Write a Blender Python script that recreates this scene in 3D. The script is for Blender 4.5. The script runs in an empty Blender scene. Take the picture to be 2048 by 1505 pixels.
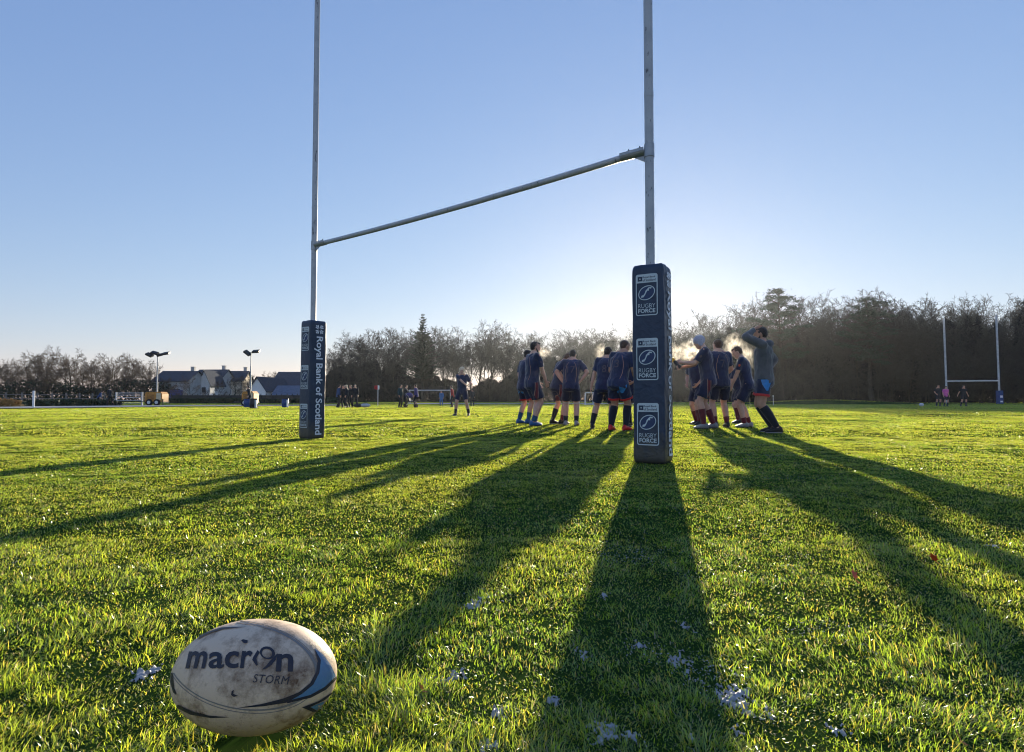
import bpy, bmesh, math, random
import numpy as np
from mathutils import Vector, Matrix, Quaternion, noise
from mathutils.bvhtree import BVHTree
R = math.radians
PI = math.pi
sc = bpy.context.scene
col = sc.collection
random.seed(7)
rng = np.random.default_rng(7)

# ------------------------------------------------------------------ camera
CAMH, FPX, CX, CY, HOR = 0.60, 1190.0, 1024.0, 752.5, 799.0
PITCH = math.atan((HOR - CY) / FPX)
cam_d = bpy.data.cameras.new("camera")
cam_d.sensor_width = 36.0
cam_d.lens = FPX / 2048 * 36
cam_d.clip_start = 0.05
cam_d.clip_end = 3000
cam = bpy.data.objects.new("camera", cam_d)
cam.location = (0, 0, CAMH)
cam.rotation_euler = (PI / 2 + PITCH, 0, 0)
col.objects.link(cam)
sc.camera = cam
cam_d.dof.use_dof = False

CAMP = Vector((0, 0, CAMH))
def ray(px, py):
    v = Vector(((px - CX) / FPX, 1.0, (CY - py) / FPX))
    return Matrix.Rotation(PITCH, 3, 'X') @ v
def W(px, py, Y):
    v = ray(px, py)
    return CAMP + v * (Y / v.y)
def GX(px, Y):                                   # ground x of a pixel column at depth Y
    return W(px, HOR, Y).x

# ------------------------------------------------------------------ materials
M = {}
def newmat(name):
    m = bpy.data.materials.new(name)
    m.use_nodes = True
    nt = m.node_tree
    b = nt.nodes['Principled BSDF']
    M[name] = m
    return m, nt, b
def node(nt, typ, **kw):
    n = nt.nodes.new(typ)
    for k, v in kw.items():
        if k.startswith('in_'):
            n.inputs[k[3:].replace('_', ' ')].default_value = v
        else:
            setattr(n, k, v)
    return n
def ramp(nt, fac, stops):
    n = nt.nodes.new('ShaderNodeValToRGB')
    el = n.color_ramp.elements
    while len(el) < len(stops):
        el.new(0.5)
    for e, (p, c) in zip(el, stops):
        e.position = p
        e.color = c if len(c) == 4 else (*c, 1)
    nt.links.new(fac, n.inputs['Fac'])
    return n
def simple(name, c, rough=0.7, var=0.25, scale=12.0, bump=0.0, bscale=60.0, spec=0.4, metal=0.0, coat=0.0, sheen=0.0, sss=0.0):
    m, nt, b = newmat(name)
    tc = node(nt, 'ShaderNodeTexCoord')
    nz = node(nt, 'ShaderNodeTexNoise', in_Scale=scale, in_Detail=5.0, in_Roughness=0.6)
    nt.links.new(tc.outputs['Object'], nz.inputs['Vector'])
    lo = tuple(max(0, x * (1 - var)) for x in c)
    hi = tuple(min(1, x * (1 + var)) for x in c)
    r = ramp(nt, nz.outputs['Fac'], [(0.3, lo), (0.7, hi)])
    nt.links.new(r.outputs['Color'], b.inputs['Base Color'])
    b.inputs['Roughness'].default_value = rough
    b.inputs['Specular IOR Level'].default_value = spec
    b.inputs['Metallic'].default_value = metal
    b.inputs['Coat Weight'].default_value = coat
    b.inputs['Sheen Weight'].default_value = sheen
    if sss:
        b.inputs['Subsurface Weight'].default_value = sss
        b.inputs['Subsurface Radius'].default_value = (0.012, 0.004, 0.002)
    if bump:
        n2 = node(nt, 'ShaderNodeTexNoise', in_Scale=bscale, in_Detail=4.0)
        nt.links.new(tc.outputs['Object'], n2.inputs['Vector'])
        bp = node(nt, 'ShaderNodeBump', in_Strength=bump, in_Distance=0.01)
        nt.links.new(n2.outputs['Fac'], bp.inputs['Height'])
        nt.links.new(bp.outputs['Normal'], b.inputs['Normal'])
    return m

simple('skin', (0.62, 0.36, 0.26), 0.55, 0.15, 9, sss=0.15, sheen=0.3)
simple('skin_tan', (0.48, 0.27, 0.18), 0.55, 0.15, 9, sss=0.15)
simple('navy', (0.016, 0.026, 0.075), 0.75, 0.3, 6, 0.25, 90, 0.3, sheen=0.55)
simple('navy_shorts', (0.013, 0.020, 0.055), 0.8, 0.3, 6, 0.25, 90, 0.3, sheen=0.3)
simple('number_grey', (0.085, 0.075, 0.10), 0.7, 0.2, 30)
simple('piping', (0.45, 0.27, 0.20), 0.7, 0.15, 30)
simple('blue_panel', (0.05, 0.25, 0.60), 0.7, 0.15, 20)
simple('red_cloth', (0.55, 0.03, 0.03), 0.7, 0.2, 20)
simple('orange_cloth', (0.75, 0.13, 0.04), 0.6, 0.2, 20)
simple('sock_black', (0.012, 0.014, 0.022), 0.9, 0.3, 20, sheen=0.3)
simple('sock_maroon', (0.14, 0.018, 0.028), 0.9, 0.3, 20, sheen=0.3)
simple('sock_blue', (0.03, 0.09, 0.17), 0.9, 0.3, 20, sheen=0.3)
simple('boot_black', (0.012, 0.012, 0.016), 0.4, 0.3, 20)
simple('boot_red', (0.60, 0.02, 0.03), 0.35, 0.2, 20)
simple('boot_white', (0.26, 0.26, 0.28), 0.4, 0.2, 20)
simple('boot_blue', (0.03, 0.12, 0.32), 0.4, 0.2, 20)
simple('hair_dark', (0.022, 0.014, 0.010), 0.55, 0.4, 60, 0.8, 160, sheen=0.3)
simple('hair_brown', (0.10, 0.050, 0.025), 0.55, 0.4, 60, 0.8, 160, sheen=0.3)
simple('hair_blond', (0.78, 0.62, 0.42), 0.55, 0.3, 60, 0.8, 120, sheen=0.3)
simple('eye_dark', (0.02, 0.015, 0.015), 0.3, 0.1)
simple('lips', (0.30, 0.10, 0.09), 0.5, 0.1)
simple('scrum_cap', (0.42, 0.42, 0.50), 0.6, 0.2, 30, 0.3, 60)
simple('sweat_grey', (0.085, 0.095, 0.105), 0.9, 0.25, 8, 0.3, 120, sheen=0.4)
simple('bandage', (0.70, 0.66, 0.58), 0.8, 0.1)
simple('bottle_dark', (0.02, 0.02, 0.03), 0.3, 0.1)
simple('bottle_yellow', (0.85, 0.42, 0.02), 0.35, 0.1)
simple('jacket_dark', (0.02, 0.025, 0.035), 0.8, 0.3, 5)
simple('jacket_teal', (0.02, 0.06, 0.08), 0.8, 0.3, 5)
simple('jacket_blue', (0.04, 0.08, 0.20), 0.8, 0.3, 5)
simple('jacket_purple', (0.08, 0.07, 0.22), 0.8, 0.3, 5)
simple('bright_blue', (0.05, 0.17, 0.42), 0.8, 0.3, 5)
simple('jacket_red', (0.42, 0.02, 0.03), 0.8, 0.3, 5)
simple('jacket_pink', (0.75, 0.16, 0.50), 0.8, 0.2, 5)
simple('trousers', (0.018, 0.02, 0.03), 0.85, 0.3, 5)
simple('white_paint', (0.72, 0.74, 0.76), 0.45, 0.1, 5)
simple('dull_white', (0.55, 0.56, 0.58), 0.6, 0.2, 5)
simple('tower_orange', (0.58, 0.26, 0.05), 0.55, 0.35, 4, 0.2)
simple('tower_cream', (0.62, 0.52, 0.34), 0.5, 0.2, 4)
simple('dark_metal', (0.03, 0.032, 0.036), 0.5, 0.3, 5, metal=0.3)
simple('galv', (0.38, 0.40, 0.42), 0.45, 0.2, 5, metal=0.5)
simple('glass_lamp', (0.35, 0.38, 0.42), 0.15, 0.1, 5)
simple('bin_blue', (0.02, 0.06, 0.22), 0.5, 0.2, 5)
simple('rubber', (0.015, 0.015, 0.015), 0.8, 0.2)
simple('wood_grey', (0.22, 0.20, 0.18), 0.85, 0.35, 6, 0.3)
simple('house_white', (0.88, 0.88, 0.88), 0.8, 0.08, 1)
simple('house_grey', (0.78, 0.77, 0.76), 0.85, 0.1, 1)
simple('house_dark', (0.50, 0.48, 0.46), 0.85, 0.15, 1)
simple('house_tan', (0.62, 0.52, 0.40), 0.85, 0.15, 1)
simple('slate', (0.065, 0.075, 0.10), 0.95, 0.25, 3, spec=0.05)
simple('slate_blue', (0.12, 0.155, 0.22), 0.95, 0.2, 3, spec=0.05)
simple('window_glass', (0.05, 0.06, 0.08), 0.12, 0.1)
simple('blue_block', (0.07, 0.09, 0.30), 0.7, 0.1)
simple('bark', (0.045, 0.038, 0.030), 0.9, 0.35, 2)
simple('twig', (0.042, 0.036, 0.031), 0.85, 0.3, 0.6)
simple('twig_brown', (0.10, 0.065, 0.042), 0.85, 0.3, 0.6)
simple('hedge', (0.035, 0.055, 0.028), 0.8, 0.4, 2)
simple('needle', (0.020, 0.040, 0.024), 0.75, 0.4, 1.5)
simple('dry_grass', (0.42, 0.26, 0.10), 0.8, 0.3, 3)
simple('tarmac_pale', (0.34, 0.34, 0.34), 0.85, 0.15, 0.6)
simple('leaf_red', (0.55, 0.06, 0.015), 0.5, 0.3, 60)
simple('leaf_tan', (0.50, 0.22, 0.08), 0.6, 0.3, 60)
simple('pole_black', (0.02, 0.02, 0.025), 0.5)
simple('pad_white', (0.78, 0.82, 0.88), 0.5, 0.08, 20)
simple('pad_silver', (0.60, 0.68, 0.70), 0.5, 0.08, 20)
simple('pad_blue', (0.035, 0.06, 0.14), 0.5, 0.1, 20)

# post paint: pale aluminium paint with small dark chips
m, nt, b = newmat('post_paint')
tc = node(nt, 'ShaderNodeTexCoord')
nz = node(nt, 'ShaderNodeTexNoise', in_Scale=5.0, in_Detail=6.0, in_Roughness=0.7)
nt.links.new(tc.outputs['Object'], nz.inputs['Vector'])
mp = node(nt, 'ShaderNodeMapping'); mp.inputs['Scale'].default_value = (30, 30, 9)
nt.links.new(tc.outputs['Object'], mp.inputs['Vector'])
n2 = node(nt, 'ShaderNodeTexNoise', in_Scale=1.0, in_Detail=7.0, in_Roughness=0.7)
nt.links.new(mp.outputs['Vector'], n2.inputs['Vector'])
r1 = ramp(nt, nz.outputs['Fac'], [(0.3, (0.40, 0.42, 0.45)), (0.7, (0.54, 0.56, 0.58))])
r2 = ramp(nt, n2.outputs['Fac'], [(0.61, (0, 0, 0)), (0.64, (1, 1, 1))])
mx = node(nt, 'ShaderNodeMix', data_type='RGBA')
nt.links.new(r2.outputs['Color'], mx.inputs[0]); nt.links.new(r1.outputs['Color'], mx.inputs[6])
mx.inputs[7].default_value = (0.10, 0.10, 0.11, 1)
nt.links.new(mx.outputs[2], b.inputs['Base Color'])
b.inputs['Roughness'].default_value = 0.38
bp = node(nt, 'ShaderNodeBump', in_Strength=0.3, in_Distance=0.004)
nt.links.new(n2.outputs['Fac'], bp.inputs['Height']); nt.links.new(bp.outputs['Normal'], b.inputs['Normal'])

# navy vinyl
m, nt, b = newmat('vinyl')
tc = node(nt, 'ShaderNodeTexCoord')
nz = node(nt, 'ShaderNodeTexNoise', in_Scale=7.0, in_Detail=6.0, in_Roughness=0.65)
nt.links.new(tc.outputs['Object'], nz.inputs['Vector'])
r1 = ramp(nt, nz.outputs['Fac'], [(0.3, (0.014, 0.030, 0.065)), (0.62, (0.022, 0.045, 0.090)), (0.8, (0.05, 0.075, 0.11))])
sep = node(nt, 'ShaderNodeSeparateXYZ'); nt.links.new(tc.outputs['Object'], sep.inputs[0])
mr = node(nt, 'ShaderNodeMapRange'); mr.inputs['From Min'].default_value = 0.45; mr.inputs['From Max'].default_value = 0.0; mr.inputs['To Max'].default_value = 0.55
nt.links.new(sep.outputs['Z'], mr.inputs['Value'])
nm = node(nt, 'ShaderNodeTexNoise', in_Scale=9.0, in_Detail=8.0, in_Roughness=0.7); nt.links.new(tc.outputs['Object'], nm.inputs['Vector'])
ma = node(nt, 'ShaderNodeMath', operation='ADD'); nt.links.new(mr.outputs[0], ma.inputs[0]); nt.links.new(nm.outputs['Fac'], ma.inputs[1])
rm_ = ramp(nt, ma.outputs[0], [(0.62, (0, 0, 0)), (0.95, (.8, .8, .8))])
mv = node(nt, 'ShaderNodeMix', data_type='RGBA'); nt.links.new(rm_.outputs['Color'], mv.inputs[0]); nt.links.new(r1.outputs['Color'], mv.inputs[6]); mv.inputs[7].default_value = (0.085, 0.075, 0.055, 1)
nt.links.new(mv.outputs[2], b.inputs['Base Color'])
b.inputs['Roughness'].default_value = 0.42
n2 = node(nt, 'ShaderNodeTexNoise', in_Scale=14.0, in_Detail=5.0, in_Distortion=1.2)
nt.links.new(tc.outputs['Object'], n2.inputs['Vector'])
bp = node(nt, 'ShaderNodeBump', in_Strength=0.35, in_Distance=0.02)
nt.links.new(n2.outputs['Fac'], bp.inputs['Height']); nt.links.new(bp.outputs['Normal'], b.inputs['Normal'])

# ball leather: off-white rubber with pebble grain and mud
def ball_mat(name, base, mudlow=True, mud=1.0):
    m, nt, b = newmat(name)
    tc = node(nt, 'ShaderNodeTexCoord')
    nz = node(nt, 'ShaderNodeTexNoise', in_Scale=13.0, in_Detail=9.0, in_Roughness=0.72)
    nt.links.new(tc.outputs['Object'], nz.inputs['Vector'])
    r1 = ramp(nt, nz.outputs['Fac'], [(0.46, (0, 0, 0)), (0.68, (1, 1, 1))])
    nf = node(nt, 'ShaderNodeTexNoise', in_Scale=75.0, in_Detail=6.0, in_Roughness=0.7)
    nt.links.new(tc.outputs['Object'], nf.inputs['Vector'])
    rf = ramp(nt, nf.outputs['Fac'], [(0.60, (0, 0, 0)), (0.75, (1, 1, 1))])
    sep = node(nt, 'ShaderNodeSeparateXYZ'); nt.links.new(tc.outputs['Object'], sep.inputs[0])
    mr = node(nt, 'ShaderNodeMapRange'); mr.inputs['From Min'].default_value = -0.015; mr.inputs['From Max'].default_value = -0.085
    nt.links.new(sep.outputs['Z'], mr.inputs['Value'])
    ad = node(nt, 'ShaderNodeMath', operation='MULTIPLY_ADD'); ad.inputs[1].default_value = 0.6 * mud
    nt.links.new(r1.outputs['Color'], ad.inputs[0])
    mu = node(nt, 'ShaderNodeMath', operation='MULTIPLY'); mu.inputs[1].default_value = 0.75 if mudlow else 0
    nt.links.new(mr.outputs[0], mu.inputs[0]); nt.links.new(mu.outputs[0], ad.inputs[2])
    a2 = node(nt, 'ShaderNodeMath', operation='MULTIPLY_ADD'); a2.inputs[1].default_value = 0.35 * mud; a2.use_clamp = True
    nt.links.new(rf.outputs['Color'], a2.inputs[0]); nt.links.new(ad.outputs[0], a2.inputs[2])
    mx = node(nt, 'ShaderNodeMix', data_type='RGBA')
    nt.links.new(a2.outputs[0], mx.inputs[0])
    mx.inputs[6].default_value = (*base, 1); mx.inputs[7].default_value = (0.13, 0.062, 0.024, 1)
    nt.links.new(mx.outputs[2], b.inputs['Base Color'])
    b.inputs['Roughness'].default_value = 0.55
    vo = node(nt, 'ShaderNodeTexVoronoi', in_Scale=330.0)
    nt.links.new(tc.outputs['Object'], vo.inputs['Vector'])
    bp = node(nt, 'ShaderNodeBump', in_Strength=0.35, in_Distance=0.0008, invert=True)
    nt.links.new(vo.outputs['Distance'], bp.inputs['Height']); nt.links.new(bp.outputs['Normal'], b.inputs['Normal'])
ball_mat('ball_white', (0.74, 0.55, 0.38), True, 1.8)
ball_mat('ball_panel', (0.52, 0.50, 0.51), False, 0.8)
ball_mat('ball_ink', (0.02, 0.022, 0.035), False, 0.35)
ball_mat('ball_blue', (0.10, 0.22, 0.36), False, 0.5)
ball_mat('ball_seam', (0.24, 0.22, 0.20), False, 0.8)

# ground soil / thatch
m, nt, b = newmat('soil')
tc = node(nt, 'ShaderNodeTexCoord')
nz = node(nt, 'ShaderNodeTexNoise', in_Scale=3.0, in_Detail=10.0, in_Roughness=0.7)
nt.links.new(tc.outputs['Object'], nz.inputs['Vector'])
r1 = ramp(nt, nz.outputs['Fac'], [(0.35, (0.018, 0.036, 0.009)), (0.55, (0.028, 0.058, 0.012)), (0.75, (0.042, 0.046, 0.018))])
nt.links.new(r1.outputs['Color'], b.inputs['Base Color'])
b.inputs['Roughness'].default_value = 1.0
b.inputs['Specular IOR Level'].default_value = 0.0

# grass blades: thin leaves that let light through
m = bpy.data.materials.new('grass'); m.use_nodes = True; M['grass'] = m
nt = m.node_tree
for n in list(nt.nodes): nt.nodes.remove(n)
out = node(nt, 'ShaderNodeOutputMaterial')
at = node(nt, 'ShaderNodeAttribute', attribute_name='tint')
hs = node(nt, 'ShaderNodeMix', data_type='RGBA', blend_type='MULTIPLY'); hs.inputs[0].default_value = 1.0
hs.inputs[7].default_value = (3.95, 3.1, 1.2, 1)
nt.links.new(at.outputs['Color'], hs.inputs[6])
df = node(nt, 'ShaderNodeBsdfDiffuse'); nt.links.new(at.outputs['Color'], df.inputs['Color'])
tr = node(nt, 'ShaderNodeBsdfTranslucent'); nt.links.new(hs.outputs[2], tr.inputs['Color'])
m1 = node(nt, 'ShaderNodeMixShader'); m1.inputs[0].default_value = 0.60
nt.links.new(df.outputs[0], m1.inputs[1]); nt.links.new(tr.outputs[0], m1.inputs[2])
gl = node(nt, 'ShaderNodeBsdfGlossy'); gl.inputs['Roughness'].default_value = 0.24
gl.inputs['Color'].default_value = (0.9, 0.95, 0.9, 1)
m2 = node(nt, 'ShaderNodeMixShader'); m2.inputs[0].default_value = 0.065
nt.links.new(m1.outputs[0], m2.inputs[1]); nt.links.new(gl.outputs[0], m2.inputs[2])
nt.links.new(m2.outputs[0], out.inputs['Surface'])

# frost
m, nt, b = newmat('frost')
b.inputs['Base Color'].default_value = (0.34, 0.345, 0.355, 1)
b.inputs['Roughness'].default_value = 0.3
b.inputs['Subsurface Weight'].default_value = 0.3
b.inputs['Subsurface Radius'].default_value = (0.01, 0.01, 0.01)

# ------------------------------------------------------------------ helpers
def tag(o, label=None, cat=None, group=None, kind=None):
    if label: o['label'] = label
    if cat: o['category'] = cat
    if group: o['group'] = group
    if kind: o['kind'] = kind
    return o
def empty(name, loc=(0, 0, 0), rz=0.0):
    o = bpy.data.objects.new(name, None)
    o.empty_display_size = 0.2
    o.location = loc; o.rotation_euler = (0, 0, rz)
    col.objects.link(o)
    return o
def frame_of(d, up=Vector((0, 0, 1))):
    d = Vector(d).normalized()
    if abs(d.dot(up)) > 0.97: up = Vector((0, 1, 0))
    u = d.cross(up).normalized()
    v = u.cross(d).normalized()
    return u, v
class MB:
    def __init__(s): s.v = []; s.f = []; s.s = []
    def ring(s, pts):
        i = len(s.v); s.v += [tuple(p) for p in pts]; return list(range(i, i + len(pts)))
    def face(s, f): s.f.append(tuple(f))
    def loft(s, rings, cap=True, closed=True):
        ids = [s.ring(r) for r in rings]
        n = len(ids[0])
        for a, b in zip(ids[:-1], ids[1:]):
            for k in range(n if closed else n - 1):
                s.face((a[k], a[(k + 1) % n], b[(k + 1) % n], b[k]))
        if cap:
            s.face(ids[0][::-1]); s.face(ids[-1])
        return s
    def tube(s, pts, rads, n=8, cap=True):
        rings = []
        pts = [Vector(p) for p in pts]
        u0 = None
        for i, p in enumerate(pts):
            d = (pts[min(i + 1, len(pts) - 1)] - pts[max(i - 1, 0)])
            if u0 is None:
                u, v = frame_of(d)
            else:
                dn = d.normalized(); u = (u0 - dn * u0.dot(dn)).normalized(); v = u.cross(dn)
                v = dn.cross(u) * -1 if False else u.cross(dn)
            u0 = u
            dn = d.normalized(); v = dn.cross(u)
            r = rads[i] if hasattr(rads, '__len__') else rads
            rings.append([p + (u * math.cos(2 * PI * k / n) + v * math.sin(2 * PI * k / n)) * r for k in range(n)])
        return s.loft(rings, cap)
    def box(s, c, sz, rot=None, bev=0.0):
        c = Vector(c); x, y, z = (a / 2 for a in sz)
        P = [Vector((i * x, j * y, k * z)) for i in (-1, 1) for j in (-1, 1) for k in (-1, 1)]
        if rot is not None: P = [rot @ p for p in P]
        i = len(s.v); s.v += [tuple(c + p) for p in P]
        for f in ((0, 1, 3, 2), (4, 6, 7, 5), (0, 4, 5, 1), (2, 3, 7, 6), (0, 2, 6, 4), (1, 5, 7, 3)):
            s.face(tuple(i + a for a in f))
        return s
    def poly(s, pts, d):                          # extruded polygon, pts 3D loop, d extrusion vector
        d = Vector(d); pts = [Vector(p) for p in pts]
        return s.loft([pts, [p + d for p in pts]])
    def capsule(s, p0, r0, p1, r1, n=12, e0=True, e1=True, flat=1.0, upv=None):
        p0 = Vector(p0); p1 = Vector(p1); d = p1 - p0
        L = d.length
        if L < 1e-6: d = Vector((0, 0, 1))
        dn = d.normalized()
        if upv is None: u, v = frame_of(dn)
        else:
            u = (Vector(upv) - dn * Vector(upv).dot(dn)).normalized(); v = dn.cross(u)
        rings = []
        def rg(c, r): return [c + (u * math.cos(2 * PI * k / n) + v * flat * math.sin(2 * PI * k / n)) * r for k in range(n)]
        if e0:
            for a in (80, 55, 28): rings.append(rg(p0 - dn * r0 * math.sin(R(a)), r0 * math.cos(R(a))))
        rings.append(rg(p0, r0)); rings.append(rg(p1, r1))
        if e1:
            for a in (28, 55, 80): rings.append(rg(p1 + dn * r1 * math.sin(R(a)), r1 * math.cos(R(a))))
        return s.loft(rings)
    def ellipsoid(s, c, rad, mat=None, n=12, m=8):
        c = Vector(c); rings = []
        for i in range(1, m):
            t = PI * i / m
            ring = []
            for k in range(n):
                p = Vector((rad[0] * math.sin(t) * math.cos(2 * PI * k / n), rad[1] * math.sin(t) * math.sin(2 * PI * k / n), -rad[2] * math.cos(t)))
                if mat is not None: p = mat @ p
                ring.append(c + p)
            rings.append(ring)
        return s.loft(rings)
    def mesh(s, name):
        me = bpy.data.meshes.new(name)
        me.from_pydata(s.v, [], s.f)
        me.validate(); me.update()
        return me
    def build(s, name, mat, parent=None, smooth=True):
        me = s.mesh(name)
        bm = bmesh.new(); bm.from_mesh(me); bmesh.ops.recalc_face_normals(bm, faces=bm.faces); bm.to_mesh(me); bm.free()
        o = bpy.data.objects.new(name, me)
        me.materials.append(M[mat] if isinstance(mat, str) else mat)
        if smooth: smooth_by_angle(me)
        col.objects.link(o)
        if parent: o.parent = parent
        return o
def smooth_by_angle(me, ang=40):
    me.polygons.foreach_set('use_smooth', [True] * len(me.polygons))
    bm = bmesh.new(); bm.from_mesh(me)
    ca = R(ang)
    for e in bm.edges:
        if len(e.link_faces) == 2: e.smooth = e.calc_face_angle(0) < ca
    bm.to_mesh(me); bm.free()
def link_mesh(name, me, mat, parent=None):
    o = bpy.data.objects.new(name, me)
    me.materials.append(M[mat] if isinstance(mat, str) else mat)
    col.objects.link(o)
    if parent: o.parent = parent
    return o
def remeshed(mb, voxel, smooth=4, disp=0.0, dscale=9.0, seed=0.0, dec=1.0):
    """union of closed shapes -> one continuous skin"""
    me = mb.mesh('tmp')
    bm = bmesh.new(); bm.from_mesh(me); bmesh.ops.recalc_face_normals(bm, faces=bm.faces); bm.to_mesh(me); bm.free()
    o = bpy.data.objects.new('tmp', me); col.objects.link(o)
    r = o.modifiers.new('r', 'REMESH'); r.mode = 'VOXEL'; r.voxel_size = voxel; r.adaptivity = 0
    if smooth:
        c = o.modifiers.new('s', 'SMOOTH'); c.factor = 0.5; c.iterations = smooth
    dg = bpy.context.evaluated_depsgraph_get()
    e = o.evaluated_get(dg)
    res = bpy.data.meshes.new_from_object(e)
    bpy.data.objects.remove(o); bpy.data.meshes.remove(me)
    if disp:
        off = Vector((seed, seed * 1.7, 0))
        nn = [v.normal.copy() for v in res.vertices]
        for v, nrm in zip(res.vertices, nn):
            q = Vector((v.co.x * dscale, v.co.y * dscale, v.co.z * dscale * 0.6)) + off
            a = noise.noise(q) + 0.5 * noise.noise(q * 2.3)
            a = 1 - 2 * abs(a)                     # ridged folds
            v.co += nrm * disp * (a - 0.45)
    res.polygons.foreach_set('use_smooth', [True] * len(res.polygons))
    res.update()
    return res
def bvh_of(me):
    return BVHTree.FromPolygons([v.co.copy() for v in me.vertices], [tuple(p.vertices) for p in me.polygons])

def text_polys(body, size=1.0, bold=0.0, shear=0.0, xs=1.0, space=1.0):
    """flat mesh (verts2d, faces) of a text, from Blender's own built-in font"""
    cu = bpy.data.curves.new('t', 'FONT'); cu.body = body; cu.size = size; cu.offset = bold; cu.shear = shear
    cu.space_character = space; cu.resolution_u = 3; cu.fill_mode = 'FRONT'
    o = bpy.data.objects.new('t', cu); col.objects.link(o)
    dg = bpy.context.evaluated_depsgraph_get()
    me = bpy.data.meshes.new_from_object(o.evaluated_get(dg))
    v = [(p.co.x * xs, p.co.y) for p in me.vertices]; f = [tuple(p.vertices) for p in me.polygons]
    bpy.data.objects.remove(o); bpy.data.curves.remove(cu); bpy.data.meshes.remove(me)
    xs_ = [p[0] for p in v]; ys_ = [p[1] for p in v]
    x0, x1, y0, y1 = min(xs_), max(xs_), min(ys_), max(ys_)
    return v, f, (x0, x1, y0, y1)
def fit(tp, X0, X1, Y0, Y1):
    v, f, (x0, x1, y0, y1) = tp
    return [(X0 + (x - x0) / (x1 - x0) * (X1 - X0), Y0 + (y - y0) / (y1 - y0) * (Y1 - Y0)) for x, y in v], f
def loop_poly(pts): return list(pts), [tuple(range(len(pts)))]
def ring_poly(outer, inner):
    n = len(outer); return list(outer) + list(inner), [(k, (k + 1) % n, n + (k + 1) % n, n + k) for k in range(n)]
def ell(cx, cy, a, b, rot=0.0, n=32, a0=0.0, a1=2 * PI):
    c, s = math.cos(rot), math.sin(rot); out = []
    for k in range(n):
        t = a0 + (a1 - a0) * k / n; x, y = a * math.cos(t), b * math.sin(t)
        out.append((cx + x * c - y * s, cy + x * s + y * c))
    return out
def rrect(x0, y0, x1, y1, r, n=5):
    out = []
    for cx, cy, a in ((x1 - r, y1 - r, 0), (x0 + r, y1 - r, 90), (x0 + r, y0 + r, 180), (x1 - r, y0 + r, 270)):
        for k in range(n + 1):
            t = R(a + 90 * k / n); out.append((cx + r * math.cos(t), cy + r * math.sin(t)))
    return out
def decal(shapes, mapper, cell, name, mat, parent, flipcheck=None):
    """shapes: list of (verts2d, faces). cut to a grid, then drape each vertex through mapper(u,v)->(co)"""
    bm = bmesh.new()
    for v, f in shapes:
        vs = [bm.verts.new((x, y, 0)) for x, y in v]
        for q in f:
            try: bm.faces.new([vs[i] for i in q])
            except ValueError: pass
    bmesh.ops.triangulate(bm, faces=[f for f in bm.faces if len(f.verts) > 4])
    xs = [v.co.x for v in bm.verts]; ys = [v.co.y for v in bm.verts]
    for ax, lo, hi in ((0, min(xs), max(xs)), (1, min(ys), max(ys))):
        k = math.ceil(lo / cell)
        while k * cell < hi:
            co = Vector((0, 0, 0)); co[ax] = k * cell; no = Vector((0, 0, 0)); no[ax] = 1
            bmesh.ops.bisect_plane(bm, geom=bm.verts[:] + bm.edges[:] + bm.faces[:], plane_co=co, plane_no=no, dist=1e-7)
            k += 1
    bad = []
    for v in bm.verts:
        p = mapper(v.co.x, v.co.y)
        if p is None: bad.append(v)
        else: v.co = p
    if bad: bmesh.ops.delete(bm, geom=bad, context='VERTS')
    me = bpy.data.meshes.new(name); bm.to_mesh(me); bm.free()
    me.polygons.foreach_set('use_smooth', [True] * len(me.polygons))
    return link_mesh(name, me, mat, parent)

# ------------------------------------------------------------------ noise for numpy
_perm = rng.random((512, 512))
def vnoise(x, y):
    xi = np.floor(x).astype(int); yi = np.floor(y).astype(int)
    fx = x - xi; fy = y - yi
    fx = fx * fx * (3 - 2 * fx); fy = fy * fy * (3 - 2 * fy)
    g = lambda a, b: _perm[a % 512, b % 512]
    return (g(xi, yi) * (1 - fx) * (1 - fy) + g(xi + 1, yi) * fx * (1 - fy) + g(xi, yi + 1) * (1 - fx) * fy + g(xi + 1, yi + 1) * fx * fy) - 0.5
def gh(x, y):
    x = np.asarray(x, float); y = np.asarray(y, float)
    d = np.hypot(x, y)
    near = 1.0
    h = 0.012 * vnoise(x * 0.6 + 40, y * 0.6 + 40) + 0.007 * vnoise(x * 3.1 + 11, y * 3.1 + 70) + 0.007 * vnoise(x * 8.3, y * 8.3 + 9)
    h = h * np.clip(1.2 - d / 60, 0.3, 1)
    # low grass mound before the right wood
    h = h + 0.55 * np.exp(-(((x - 44) / 9.0) ** 2 + ((y - 84) / 6.0) ** 2))
    return h
def ghs(x, y): return float(gh(np.array([x]), np.array([y]))[0])

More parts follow.
